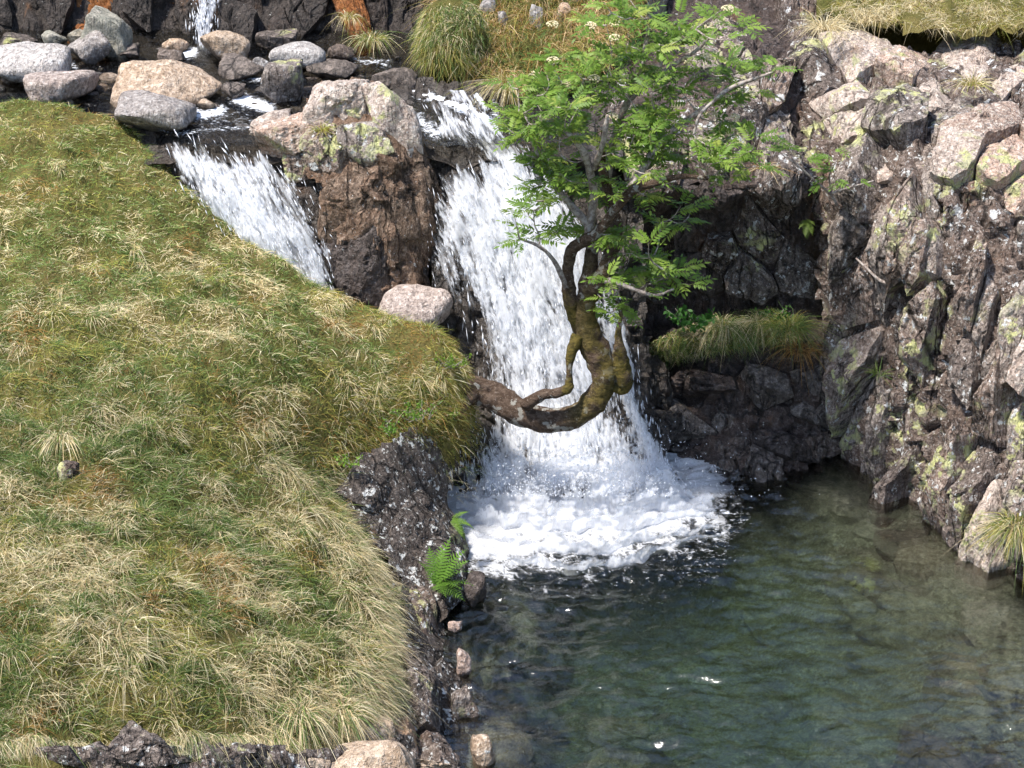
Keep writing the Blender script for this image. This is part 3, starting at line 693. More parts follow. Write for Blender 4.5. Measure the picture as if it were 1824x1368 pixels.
# rock side of the bank, falling to the pool
U_K = [560, 640, 720, 780, 830, 900]
V_K = [660, 740, 800, 900, 1000, 1100, 1200, 1300, 1420]
SIDE = Loft(U_K, V_K, [
    [10.8, 10.85, 10.9, 10.98, 11.1, 11.2], [10.5, 10.5, 10.6, 10.75, 10.95, 11.1], [10.3, 10.32, 10.42, 10.6, 10.82, 11.0], [9.9, 9.98, 10.15, 10.35, 10.62, 10.85],
    [9.5, 9.58, 9.78, 10.0, 10.28, 10.45], [9.0, 9.08, 9.25, 9.5, 9.75, 9.9], [8.5, 8.55, 8.72, 8.95, 9.18, 9.35], [7.95, 8.05, 8.25, 8.45, 8.65, 8.8], [7.4, 7.6, 7.85, 8.05, 8.2, 8.3]])
POLY_K = [(640, 800), (795, 735), (836, 760), (846, 830), (822, 880), (830, 1010), (852, 1050), (832, 1100), (845, 1190), (870, 1300), (885, 1410), (560, 1410), (610, 1325), (705, 1290), (738, 1210), (745, 1080), (735, 1010), (625, 880)]
side = crag_back('bank_rock_face', SIDE, POLY_K, 8, M['rock_black'], off=-.10, amp=.012, seed=12)
def pick_k(u, v, g):
    if v > 1290 and u < 760: return M['b_tan_dry']
    if v > 1050: return M['rock_dark'] if g.random() < .65 else M['rock_black']
    return M['rock_black']
crag_blocks(side, SIDE, [(645, 810), (790, 752), (838, 752), (844, 830), (822, 880), (822, 1000), (735, 1010), (630, 885)], 110, 130, .3, pick_k, depth=.10, seed=71, amp=.006, tilt=.3)
crag_blocks(side, SIDE, [(745, 1010), (822, 1010), (835, 1050), (820, 1100), (835, 1190), (858, 1300), (870, 1410), (560, 1410), (600, 1330), (705, 1290), (738, 1210), (748, 1080)], 54, 110, .32, pick_k, depth=.08, seed=72, amp=.007, tilt=.35)

# bed of the upper basin and of the plunge pool
def stream_Y(v): th = PITCH + np.arctan((np.asarray(v, float) - 684) / FPX); return 5.0 / (np.tan(th) + .08)
u, v = np.meshgrid(np.arange(-260, 1120, 10), np.arange(50, 262, 6))
P = at(u, v, stream_Y(v)).reshape(-1, 3); P[:, 2] += -.10 + .06 * fbm(P * 2.5, 4, 14) + .015 * fbm(P * 11, 3, 15)
stream_bed = tag(world_obj('stream_bed', P, grid_faces(*u.shape), M['rock_wet']), kind='structure')
g = np.random.default_rng(15); D2, F2 = ico(2)
for i in range(90):
    uu_, vv_ = g.uniform(-20, 720), g.uniform(78, 232)
    if vv_ > 190 and uu_ < 260: continue
    s_ = g.uniform(.02, .07); N = g.normal(size=(9, 3)); N /= np.linalg.norm(N, axis=1)[:, None]
    q = D2 * np.clip(polytope(D2, N, g.uniform(.7, 1, 9), 10), 0, 1.3)[:, None] * np.array([s_, s_ * .8, s_ * .6])
    world_obj('bed_stone', q + at(uu_, vv_, float(stream_Y(vv_))) - [0, 0, .02], F2, M[('b_dark', 'rock_wet', 'b_grey', 'b_tan')[i % 4]], stream_bed, sharp=40)

gx, gy = np.meshgrid(np.arange(-1.2, 4.2, .04), np.arange(6.0, 12.6, .04))
_cx = .25 + 1.2 + 0 * gx
edge_l = np.interp(gy, [6, 8.4, 9.2, 9.75, 10.3, 11.2, 12], [-.3, -.1, -.15, -.25, -.28, -.3, -.2])
edge_r = np.interp(gy, [6, 8, 9.4, 9.9, 10.7, 11.4, 12], [2.6, 2.8, 3.0, 2.9, 2.65, 2.3, 2.0])
dl = gx - edge_l; dr = edge_r - gx; db = 11.75 - gy
dep = np.clip(dl / .45, 0, 1) ** .7 * np.clip((dr + .15) / 1.5, 0, 1) ** 1.3 * np.clip((db + .15) / 1.0, 0, 1)
gz = -.10 - .68 * dep + .05 * n2(gx * 2, gy * 2, 6, 3) + .03 * n2(gx * 7, gy * 7, 7, 3)
pool_bed = tag(world_obj('pool_bed', np.stack([gx, gy, gz], -1).reshape(-1, 3), grid_faces(*gx.shape)[:, ::-1], M['rock_bed']), kind='structure')
g = np.random.default_rng(5)
D3, F3 = ico(3)
for i in range(230):
    x = g.uniform(-.2, 3.3); y = g.uniform(7.6, 11.7)
    er = np.interp(y, [6, 8, 9.4, 9.9, 10.7, 11.4, 12], [2.6, 2.8, 3.0, 2.9, 2.65, 2.3, 2.0]); el = np.interp(y, [6, 8.4, 9.2, 9.75, 10.3, 11.2, 12], [-.3, -.1, -.15, -.25, -.28, -.3, -.2])
    if i > 30 and (er - x > 1.0 and x - el > .4 and y < 11.1): continue
    if x > er + .05 or x < el: continue
    jx = int(np.clip((x + 1.2) / .04, 0, gx.shape[1] - 1)); jy = int(np.clip((y - 6) / .04, 0, gx.shape[0] - 1)); zb = gz[jy, jx]
    s = g.uniform(.08, .26); N = g.normal(size=(9, 3)); N /= np.linalg.norm(N, axis=1)[:, None]
    q = D3 * polytope(D3, N, g.uniform(.7, 1, 9), 10)[:, None]; q = np.clip(q, -1.3, 1.3) * np.array([s, s * g.uniform(.6, 1), s * g.uniform(.3, .5)])
    a = g.uniform(0, 3.1); q[:, :2] = q[:, :2] @ np.array([[math.cos(a), -math.sin(a)], [math.sin(a), math.cos(a)]])
    world_obj('bed_stone', q + np.array([x, y, zb - s * .06]), F3, M['rock_bed'] if g.random() < .6 else M['b_dark'], pool_bed, sharp=40)

# broken rock showing under the grass at the bottom of the picture
FOOT = Loft([-80, 150, 300, 450, 600, 780], [1270, 1300, 1340, 1440], [[7.2, 7.35, 7.5, 7.75, 7.95, 8.2], [7.06, 7.18, 7.33, 7.55, 7.76, 8.03], [6.98, 7.08, 7.22, 7.43, 7.63, 7.9], [6.85, 6.95, 7.08, 7.3, 7.52, 7.75]])
foot = crag_back('foot_rocks', FOOT, [(-70, 1310), (430, 1310), (560, 1330), (740, 1300), (790, 1430), (-70, 1430)], 9, M['rock_dark'], off=-.05, amp=.03, seed=16)
crag_blocks(foot, FOOT, [(-60, 1322), (90, 1315), (180, 1330), (300, 1312), (420, 1318), (450, 1420), (-60, 1420)], 96, 44, .4, lambda u, v, g: M['rock'] if g.random() < .5 else M['rock_dark'], depth=.05, seed=81, amp=.011, tilt=.35)
crag_blocks(foot, FOOT, [(560, 1340), (620, 1312), (730, 1300), (770, 1420), (560, 1420)], 110, 60, .3, lambda u, v, g: M['b_tan_dry'], depth=.05, seed=82, amp=.010, tilt=.25, rnd=.5)

# large pale boulders seen through the clear water near the right-hand shore
for i, (uu_, vv_, s_, zz) in enumerate([(1745, 1062, .26, -.22), (1795, 1120, .30, -.2), (1700, 1150, .18, -.35), (1765, 1215, .22, -.3), (1812, 1290, .28, -.3), (1600, 905, .12, -.12), (1510, 900, .14, -.15), (1660, 1000, .14, -.2), (1560, 950, .13, -.2), (1500, 1340, .2, -.5), (1090, 1350, .16, -.45), (900, 1120, .22, -.3)]):
    g = np.random.default_rng(300 + i); N = g.normal(size=(10, 3)); N /= np.linalg.norm(N, axis=1)[:, None]
    q = D3 * np.clip(polytope(D3, N, g.uniform(.65, 1, 10), 12), 0, 1.35)[:, None] * np.array([s_, s_ * .8, s_ * .5]); c_ = atz(uu_, vv_, zz)
    P = q + c_ - [0, 0, s_ * .2]; P = P + q * (.12 * fbm(P * 9, 3, i))[:, None]
    world_obj('bed_stone', P, F3, M['b_green_bed'] if i != 3 else M['b_tan_dry'], pool_bed, sharp=40)

# ================================================================== THINGS
# ------------------------------------------------------------------ boulders in the upper stream
def sb(u, v, ru, rv, mat, seed, label, **kw):
    Y = float(stream_Y(v + rv * .75)) + ru * MPP * .35 * kw.get('depth', .8)
    kw.setdefault('depth', .8)
    return boulder(kw.pop('name', 'boulder'), u, v, Y, ru, rv, M[mat], seed, label=label, group='boulders in the upper stream', **kw)
sb(50, 118, 76, 34, 'b_white', 1, 'largest pale whitish boulder, cut off by the left edge of the picture', planes=9, p=7)
sb(105, 158, 66, 28, 'b_pink', 2, 'rounded pinkish boulder just above the grass at far left', planes=7, p=6)
sb(302, 148, 96, 38, 'b_tan', 3, 'long flat-topped tan boulder in the middle of the stream', planes=10, roll=-.16)
sb(277, 200, 68, 36, 'b_grey', 4, 'grey boulder with dark front at the tip of the grass bank', planes=9, roll=-.1)
sb(197, 66, 46, 36, 'b_green', 5, 'tall angular greenish boulder standing against the dark back wall', planes=9, roll=-.35)
sb(163, 88, 40, 26, 'b_grey', 6, 'purplish grey boulder leaning on the tall greenish one', planes=8, roll=.4)
sb(98, 72, 25, 17, 'b_green', 7, 'small grey-green stone left of the tall angular boulder')
sb(143, 70, 19, 15, 'b_green', 8, 'small round stone touching the left side of the tall angular boulder')
sb(400, 82, 44, 28, 'b_tan', 9, 'brown peaked boulder beside the foot of the thin waterfall', roll=-.1)
sb(528, 104, 52, 24, 'b_white', 10, 'pale grey rounded boulder near the back of the stream', planes=8, p=7, roll=-.08)
sb(503, 150, 42, 38, 'b_lichen', 11, 'dark conical boulder with yellow lichen beside the big crag', planes=10)
sb(432, 122, 40, 18, 'b_dark', 12, 'low dark wet stone between the tan and the pale grey boulder')
sb(462, 118, 18, 14, 'b_grey', 13, 'little grey stone in front of the pale grey boulder')
sb(606, 96, 30, 16, 'b_dark', 14, 'dark slaty stone right of the pale grey boulder', roll=.2)
sb(592, 122, 48, 16, 'b_dark', 15, 'flat wet slab just behind the top of the big crag')
sb(310, 84, 24, 13, 'b_tan', 16, 'low orange-brown stone left of the thin waterfall')
sb(308, 102, 26, 13, 'b_dark', 17, 'dark wet stone behind the long tan boulder')
sb(366, 186, 16, 9, 'b_tan', 18, 'small tan stone wedged under the long tan boulder')
sb(416, 162, 24, 18, 'b_dark', 19, 'dark stone in white water right of the long tan boulder')
sb(490, 72, 40, 14, 'b_dark', 20, 'dark ledge stone at the foot of the back wall, right of the brown peaked boulder')
sb(700, 140, 44, 20, 'b_dark', 21, 'wet orange-brown slab behind the lip of the main fall')
sb(225, 92, 22, 10, 'b_dark', 22, 'low grey stone at the right foot of the tall angular boulder')
sb(30, 72, 40, 12, 'b_dark', 23, 'low dark stone behind the largest pale boulder')
boulder('boulder', 742, 552, 11.72, 84, 54, M['b_pink_dry'], 24, depth=.9, planes=26, p=6, label='speckled pinkish granite boulder at the rim of the grass beside the fall', cat='boulder')
# rocks along the left edge of the pool
boulder('rock', 824, 1180, 9.25, 17, 34, M['b_pink_dry'], 30, roll=.1, depth=1.2, label='upright smooth brownish pink stone at the left edge of the pool', cat='rock')
boulder('rock', 812, 1118, 9.5, 13, 12, M['b_pink_dry'], 31, label='small knobbly stone on top of the upright pink stone', cat='rock')
boulder('rock', 844, 1050, 10.0, 22, 30, M['rock_damp'], 32, depth=1.2, label='dark damp rock at the pool edge below the green fern', cat='rock')
boulder('rock', 832, 1262, 8.85, 24, 62, M['rock'], 33, roll=.3, depth=1, label='long slanting grey and white rock below the upright pink stone', cat='rock')
boulder('rock', 858, 1345, 8.45, 24, 38, M['b_tan_dry'], 34, roll=.1, depth=1, label='brown rock at the very bottom of the pool edge', cat='rock')
boulder('stone', 118, 846, 9.06, 22, 20, M['rock_dark'], 41, depth=.8, level=3, label='dark grey stone in a hollow under the shaggy straw tussock on the bank', cat='stone')
boulder('rock', 668, 1366, 7.66, 100, 54, M['b_tan_dry'], 35, depth=.8, planes=16, p=18, amp=.009, roll=.12, label='broad orange-tan rock cut off by the bottom edge, below the grass', cat='rock')

# ================================================================== WATER
# ------------------------------------------------------------------ plunge pool: a closed body with a rippled top
xs = np.concatenate([np.linspace(-1.1, -.5, 8)[:-1], np.arange(-.5, 3.4, .014), np.linspace(3.4, 4.2, 8)[1:]])
ys = np.concatenate([np.linspace(5.6, 7.6, 30)[:-1], np.arange(7.6, 11.9, .014), np.linspace(11.9, 12.6, 8)[1:]])
gx, gy = np.meshgrid(xs, ys)
def pool_height(gx, gy):
    dist = np.hypot(gx - .3, (gy - 11.1) * .9)
    wx = gx + .10 * n2(gx * 1.3, gy * 1.3, 31, 2); wy = gy + .10 * n2(gx * 1.3, gy * 1.3, 32, 2)
    calm = .45 + .55 * sstep(.55, -.35, n2(gx * .7, gy * .9, 33, 2))
    right_calm = 1 - .55 * sstep(1.6, 2.4, gx) * sstep(9.6, 10.4, gy)
    rip = .018 * n2(wx * 3.4, wy * 6.2, 34, 1) + .017 * n2(wx * 6.5 + wy * 1.5, wy * 11.5 - wx * 2, 35, 2) + .0045 * (1 - np.abs(n2(wx * 11, wy * 19, 36, 2)) * 2)
    near = np.exp(-((dist - .3) / .8) ** 2)
    return rip * calm * right_calm * (1 + .35 * sstep(9.6, 8.6, gy)) * (1 + .3 * near) + .006 * near * n2(gx * 7, gy * 8, 37, 3)
gz = pool_height(gx, gy)
nr, nc = gx.shape; top = np.stack([gx, gy, gz], -1).reshape(-1, 3)
idx = np.arange(nr * nc).reshape(nr, nc)
ring = np.concatenate([idx[0, :], idx[1:, -1], idx[-1, -2::-1], idx[-2:0:-1, 0]])
bot = top[ring].copy(); bot[:, 2] = -1.25; b0 = len(top); m = len(ring); k2 = np.arange(m)
skirt = np.stack([ring, b0 + k2, b0 + (k2 + 1) % m, ring[(k2 + 1) % m]], -1)
cen = np.array([[1.5, 9, -1.25]]); cap = np.stack([np.full(m, b0 + m), b0 + (k2 + 1) % m, b0 + k2], -1)
V_ = np.concatenate([top, bot, cen])
foam_at = np.zeros(len(V_))
pu_, pv_ = proj(top)
fl = n2(pu_ / 16, pv_ / 7, 38, 2)
line = np.exp(-(segdist(pu_, pv_, [(860, 1010), (1000, 1040), (1150, 1010), (1300, 930)]) / 55) ** 2)
foam_at[:len(top)] = np.clip(.40 * line * sstep(0, .7, fl) + .22 * np.exp(-(segdist(pu_, pv_, [(1270, 870), (1300, 940), (1250, 1010)]) / 40) ** 2), 0, 1)
pool = tag(world_obj('pool_water', V_, [grid_faces(nr, nc)[:, ::-1], skirt[:, ::-1], cap], M['pool'], attrs={'foam': foam_at}), kind='structure')

# foam thrown up where the fall lands
gx, gy = np.meshgrid(np.arange(-.42, 1.75, .008), np.arange(9.85, 11.75, .008))
pu_, pv_ = proj(np.stack([gx, gy, 0 * gx], -1))
core = [(815, 790), (1185, 800), (1205, 862), (1155, 882), (1070, 898), (970, 912), (900, 930), (845, 945), (812, 945)]
dc = segdist(pu_, pv_, core + core[:1]); dc = np.where(inpoly(pu_, pv_, core), -dc, dc)
wgx = pu_ / 30 + 1.1 * n2(pu_ / 42, pv_ / 26, 41, 2); wgy = pv_ / 14 + 1.1 * n2(pu_ / 38, pv_ / 24, 42, 2)
web = 1 - np.abs(n2(wgx, wgy, 43, 3)) * 2.4
blot = n2(pu_ / 60, pv_ / 26, 44, 3)
far_r = sstep(850, 1150, pu_)
dens = sstep(172 + 20 * far_r, -20, dc)
_c = np.stack([(pu_ / 26 + .9 * n2(pu_ / 40, pv_ / 22, 41, 3)).ravel(), (pv_ / 12.5 + .9 * n2(pu_ / 36, pv_ / 20, 42, 3)).ravel(), np.full(pu_.size, .5)], -1)
_, bd = cellnoise(_c, 9); _, bd2 = cellnoise(_c * 2.3 + 5, 10)
lace = np.maximum(np.exp(-(bd / .11) ** 2), .75 * np.exp(-(bd2 / .09) ** 2)).reshape(pu_.shape)
dd = np.clip(dens * 1.2 - .10 + .34 * blot + .22 * n2(pu_ / 20, pv_ / 9, 47, 3), 0, 1)
al = sstep(.30, .75, dd * 1.55 - .28 + (lace - .35) * .75 * (1 - dd * .75)) * sstep(.03, .2, dd)
al *= sstep(205, 120, dc) * sstep(1350, 1240, pu_)
lump = .002 * al + .005 * al * np.clip(n2(pu_ / 30, pv_ / 14, 45, 2) + .3, 0, 2) + .03 * sstep(20, -90, dc) * (.5 + n2(pu_ / 30, pv_ / 30, 46, 3)) * sstep(900, 820, pv_)
P = np.stack([gx, gy, pool_height(gx, gy) + .007 + lump], -1).reshape(-1, 3)
am = np.maximum.reduce([al[:-1, :-1], al[1:, :-1], al[:-1, 1:], al[1:, 1:]]) > .03
P, F, A = compact(P, grid_faces(*gx.shape, mask=am)[:, ::-1], {'alpha': al.ravel()})
tag(world_obj('pool_foam', P, F, M['foam'], attrs=A), kind='stuff', label='white foam spreading over the pool below the main fall', cat='foam')

# ------------------------------------------------------------------ upper stream
u, v = np.meshgrid(np.arange(-260, 1040, 3.5), np.arange(52, 262, 2.0))
P = at(u, v, stream_Y(v)).reshape(-1, 3)
P[:, 2] += (.010 * fbm(P * np.array([6, 9, 1]), 3, 51) + .006 * fbm(P * np.array([16, 26, 1]), 2, 52))
fl = [([(700, 158), (735, 164), (790, 180), (845, 198), (870, 215)], 9, .95), ([(418, 172), (450, 184), (478, 192)], 13, .9), ([(340, 190), (352, 205), (380, 200), (395, 195)], 10, .8),
      ([(345, 92), (325, 98)], 9, .95), ([(600, 92), (640, 108), (690, 112)], 9, .45), ([(430, 140), (470, 140)], 7, .5), ([(280, 232), (330, 235), (480, 222)], 6, .45),
      ([(745, 212), (775, 235)], 16, .6), ([(880, 180), (885, 235)], 10, .5), ([(150, 105), (155, 108)], 8, .5), ([(330, 215), (480, 205)], 22, .30), ([(120, 112), (135, 120)], 6, .5)]
fm = np.zeros(u.shape)
for L, w, s in fl: fm = np.maximum(fm, s * np.exp(-(segdist(u, v, L) / w) ** 2))
fm += .10 * n2(u / 40, v / 9, 53, 2)
wm = bank_sd(P[:, 0], P[:, 1]).reshape(u.shape); wm = (wm[:-1, :-1] > -.02)
P, F, A = compact(P, grid_faces(*u.shape, mask=wm), {'foam': np.clip(fm, 0, 1).ravel()})
tag(world_obj('stream_water', P, F, M['stream'], attrs=A), kind='structure')

# ------------------------------------------------------------------ falling water: thin torn sheets and drops that follow the rock
SPV, SPF = (np.array([[0, 0, 1.0], [1, 0, 0], [0, 1, 0], [-1, 0, 0], [0, -1, 0], [0, 0, -1.0]]), np.array([[0, 1, 2], [0, 2, 3], [0, 3, 4], [0, 4, 1], [5, 2, 1], [5, 3, 2], [5, 4, 3], [5, 1, 4]]))
def drops(C, T, L, Rr):
    n = len(C); T = T / (np.linalg.norm(T, axis=1)[:, None] + 1e-9)
    a = np.cross(T, np.array([0.3, 1, .1])); a /= np.linalg.norm(a, axis=1)[:, None] + 1e-9; b = np.cross(T, a)
    V = C[:, None] + SPV[None, :, 0, None] * (a * Rr[:, None])[:, None] + SPV[None, :, 1, None] * (b * Rr[:, None])[:, None] + SPV[None, :, 2, None] * (T * L[:, None])[:, None]
    F = SPF[None] + 6 * np.arange(n)[:, None, None]
    return V.reshape(-1, 3), F.reshape(-1, 3)
def falling(name, label, loft, box, density, shift, seed, layers=4, nd=1800, off0=.03, step=(2.0, 3.4), du=5.5, dvv=24.0, grp=None):
    us = np.arange(box[0], box[2], step[0]); vv_ = np.arange(box[1], box[3], step[1])
    u, v = np.meshgrid(us, vv_); Vs = []; Fs = []; As = []; base = 0
    d = density(u, v)
    for L in range(layers):
        u0 = u - shift(v); s = seed + 10 * L
        wob = 6 * n2(u0 / 40, v / 120, s + 1, 2)
        nz = .46 * n2((u0 + wob) / du, v / dvv, s + 2, 3, .65) + .60 * n2((u0 + wob) / (du * 3.6), v / (dvv * 3.2), s + 3, 3) + .18 * n2(u0 / 3.4, v / 10.0, s + 4, 1)
        al = sstep(-.03, .30, nz + (d - .57) * 1.5) * sstep(.02, .12, d)
        if L == 0:        # long thin veils under the broken water
            nz = .75 * n2((u0 + wob) / 8.0, v / 150.0, s + 6, 3, .6) + .3 * n2((u0 + wob) / 20.0, v / 90.0, s + 7, 2)
            al = .62 * sstep(-.15, .5, nz + (d - .50) * 1.5) * sstep(.02, .12, d)
        o = off0 + .028 * L + .014 * nz + .02 * n2(u0 / 30, v / 90, s + 5, 2)
        P = loft.off(u, v, o).reshape(-1, 3)
        m = np.maximum.reduce([al[:-1, :-1], al[1:, :-1], al[:-1, 1:], al[1:, 1:]]) > .03
        F = grid_faces(*u.shape, mask=m)
        if len(F) == 0: continue
        P, F, A = compact(P, F, {'alpha': al.ravel() * (.95 if L < layers - 1 else .8)})
        Vs.append(P); Fs.append(F + base); As.append(A['alpha']); base += len(P)
    o = empty(name, np.concatenate(Vs).mean(0) * [1, 1, 0] + [0, 0, float(np.concatenate(Vs)[:, 2].min())])
    world_obj('water_sheet', np.concatenate(Vs), np.concatenate(Fs), M['fall'], o, attrs={'alpha': np.concatenate(As)})
    g = np.random.default_rng(seed)
    cu = g.uniform(box[0] - 12, box[2] + 12, nd * 6); cv = g.uniform(box[1], box[3], nd * 6)
    dd = density(cu + g.normal(0, 9, nd * 6), cv); keep = g.random(nd * 6) < dd * 1.1; cu, cv = cu[keep][:nd], cv[keep][:nd]
    C = loft.off(cu, cv, off0 + g.uniform(.0, .14, len(cu)))
    e = 12; T = loft.off(cu + shift(cv + e) - shift(cv), cv + e, np.full(len(cu), off0)) - loft.off(cu, cv, np.full(len(cu), off0))
    T = T + g.normal(0, .008, T.shape) + np.array([0, 0, -.012])
    Vd, Fd = drops(C, T, g.gamma(2.0, .0095, len(C)) + .004, g.gamma(2.5, .0008, len(C)) + .0009)
    dr = world_obj('falling_drops', Vd, Fd, M['drop'], o); tag(dr, kind='stuff')
    tag(o, label, 'waterfall', grp)
    return o

LM = ([150, 180, 235, 300, 380, 470, 520, 600, 700, 800, 860, 900], [700, 735, 768, 782, 778, 772, 800, 812, 825, 835, 812, 812])
RM = ([150, 180, 235, 300, 380, 470, 600, 700, 800, 860, 900], [830, 880, 890, 965, 1025, 1070, 1118, 1136, 1165, 1205, 1235])
def dens_main(u, v):
    L = np.interp(v, *LM); Rr = np.interp(v, *RM)
    e = sstep(L - 12, L + 26, u) * sstep(Rr + 14, Rr - 26, u)
    c = np.interp(v, [180, 240, 300, 400, 500, 600, 700, 800, 860], [800, 830, 885, 915, 940, 965, 980, 1000, 1010])
    w = np.interp(v, [180, 240, 300, 400, 500, 600, 700, 800, 860], [50, 50, 75, 120, 110, 100, 95, 120, 190])
    core = np.exp(-((u - c) / w) ** 4)
    d = .33 + .38 * core
    d = np.maximum(d, .75 * np.exp(-(segdist(u, v, [(1078, 420), (1090, 560), (1105, 680), (1135, 780), (1165, 850)]) / 20) ** 2))
    d = np.maximum(d, sstep(760, 860, v) * .95 * sstep(830, 900, u))
    d = d - .62 * np.exp(-(((u - 828) / 44) ** 2 + ((v - 285) / 30) ** 2))           # bare rock the water parts round
    d = d - .26 * sstep(900, 850, u) * sstep(500, 560, v) * sstep(800, 740, v)         # thin, broken left side
    d = d - .30 * sstep(245, 215, v)
    d = d + .12 * sstep(330, 400, v) * sstep(520, 420, v)
    d = d * sstep(905, 850 + 18 * np.sin(u / 17.0) + 14 * np.sin(u / 41.0), v)
    return np.clip(d * e, 0, 1)
shift_m = lambda v: np.interp(v, [150, 240, 300, 400, 500, 600, 700, 870], [-40, 0, 45, 90, 120, 145, 162, 185])
falling('waterfall', 'main white waterfall tumbling behind the rowan into the green pool', FALL, (690, 190, 1250, 905), dens_main, shift_m, 100, layers=4, nd=1800)

def dens_left(u, v):
    lo = np.interp(u, [300, 340, 400, 480, 560, 600], [245, 262, 300, 262, 300, 420])
    b = inpoly(u, v, [(300, 255), (350, 262), (400, 275), (470, 268), (530, 290), (575, 345), (600, 440), (605, 520), (500, 520), (430, 440), (340, 340)])
    d = .47 * sstep(0, 40, segdist(u, v, [(300, 255), (350, 262), (400, 275), (470, 268), (530, 290), (575, 345), (600, 440), (605, 520)])) * b
    d = d + .30 * b * np.exp(-(segdist(u, v, [(360, 285), (430, 350), (500, 420), (560, 500)]) / 48) ** 2)
    d = d - .30 * np.exp(-(segdist(u, v, [(480, 270), (540, 330), (575, 420)]) / 16) ** 2)
    return np.clip(d, 0, 1)
falling('side_cascade', 'smaller white cascade pouring down behind the grass bank, left of the crag', LEFT, (295, 245, 612, 530), dens_left, lambda v: (v - 250) * .55, 200, layers=3, nd=700, dvv=22)
def dens_thin(u, v):
    c = 371 + 4 * np.sin(v / 14.0); return np.clip(.95 * np.exp(-(np.abs(u - c) - 8) ** 2 / 22) + .25 * (np.abs(u - c) < 9) , 0, 1) * (v < 98)
falling('thin_waterfall', 'thin double trickle of white water down the dark back wall', BACK, (345, -160, 398, 98), dens_thin, lambda v: 0 * v, 300, layers=2, nd=700, off0=.10, step=(1.6, 3.0), du=5)

# churned water and spray over the landing place
Vs, Fs, As, base = [], [], [], 0
xg, zg = np.meshgrid(np.arange(-.34, 1.25, .007), np.linspace(-.015, .5, 64))
for L in range(5):
    hmax = (.42, .36, .26, .17, .10)[L] * np.interp(xg, [-.34, -.1, .3, .75, 1.0, 1.25], [.25, .6, 1, .95, .5, .1]) * (1 + .8 * n2(xg * 6, xg * 0, 120 + L, 3))
    Yc = 11.16 - .10 * L + .07 * n2(xg * 3, xg * 0, 130 + L, 2) - .12 * L * np.exp(-((xg - .35) / .6) ** 2) + .03 * n2(xg * 12, zg * 12, 135 + L, 2)
    d = sstep(1.15, .15, zg / np.maximum(hmax, .02))
    nz = .55 * n2(xg * 27, zg * 30, 140 + L, 4, .65) + .3 * n2(xg * 8, zg * 10, 150 + L, 2)
    al = sstep(-.1, .35, nz + (d - .48) * 1.6) * sstep(.02, .2, d)
    P = np.stack([xg, Yc, zg], -1).reshape(-1, 3); m = np.maximum.reduce([al[:-1, :-1], al[1:, :-1], al[:-1, 1:], al[1:, 1:]]) > .03
    P, F, A = compact(P, grid_faces(*xg.shape, mask=m), {'alpha': al.ravel() * .8}); Vs.append(P); Fs.append(F + base); As.append(A['alpha']); base += len(P)
tag(world_obj('splash_water', np.concatenate(Vs), np.concatenate(Fs), M['fall'], attrs={'alpha': np.concatenate(As)}), kind='stuff', label='churning white splash at the foot of the main fall', cat='splash')
g = np.random.default_rng(77); n = 2600
cu = g.normal(1020, 120, n); cv = 885 - np.abs(g.normal(0, 50, n))
C = at(cu, cv, FALL.Y(cu, cv) - .12 - g.uniform(0, .3, n))
C = C[C[:, 2] > .0]; T = g.normal(0, 1, C.shape) + [0, 0, .6]
Vd, Fd = drops(C, T, g.gamma(2, .0022, len(C)) + .0015, g.gamma(2, .0009, len(C)) + .0009)
tag(world_obj('splash_spray', Vd, Fd, M['drop']), kind='stuff', label='fine white spray leaping where the fall hits the pool', cat='spray')

# ================================================================== VEGETATION
def blades(root, d0, length, width, bend, col, seed=0):
    g = np.random.default_rng(seed); n = len(root)
    d0 = d0 / (np.linalg.norm(d0, axis=1)[:, None] + 1e-9)
    w = np.cross(d0, g.normal(size=(n, 3))); w /= np.linalg.norm(w, axis=1)[:, None] + 1e-9
    V = np.empty((n, 7, 3))
    for k, (t, ws) in enumerate(((0, 1.0), (.38, .9), (.74, .6))):
        c = root + d0 * (length * t)[:, None] + bend * (length * t * t)[:, None]
        V[:, 2 * k] = c - w * (width * ws / 2)[:, None]; V[:, 2 * k + 1] = c + w * (width * ws / 2)[:, None]
    V[:, 6] = root + d0 * length[:, None] + bend * length[:, None]
    o = 7 * np.arange(n)[:, None]
    Q = np.concatenate([o + np.array([[0, 1, 3, 2]]), o + np.array([[2, 3, 5, 4]])]); T = o + np.array([[4, 5, 6]])
    return V.reshape(-1, 3), [Q, T], np.repeat(col, 7, 0)
STRAW = np.array([[.58, .50, .31], [.50, .42, .24], [.66, .59, .41], [.42, .33, .17], [.54, .45, .29]])
GREEN = np.array([[.11, .165, .04], [.08, .13, .036], [.15, .21, .055], [.20, .245, .08], [.09, .15, .05]])
OLIVE = np.array([[.25, .26, .055], [.32, .30, .08], [.20, .22, .045], [.34, .28, .08], [.26, .20, .055]])
RUST = np.array([[.28, .15, .045], [.22, .11, .035], [.33, .20, .07]])
def shade(pal, n, g, amt=.18): return 1.22 * pal[g.integers(0, len(pal), n)] * (1 + g.normal(0, amt, (n, 1))).clip(.5, 1.6)

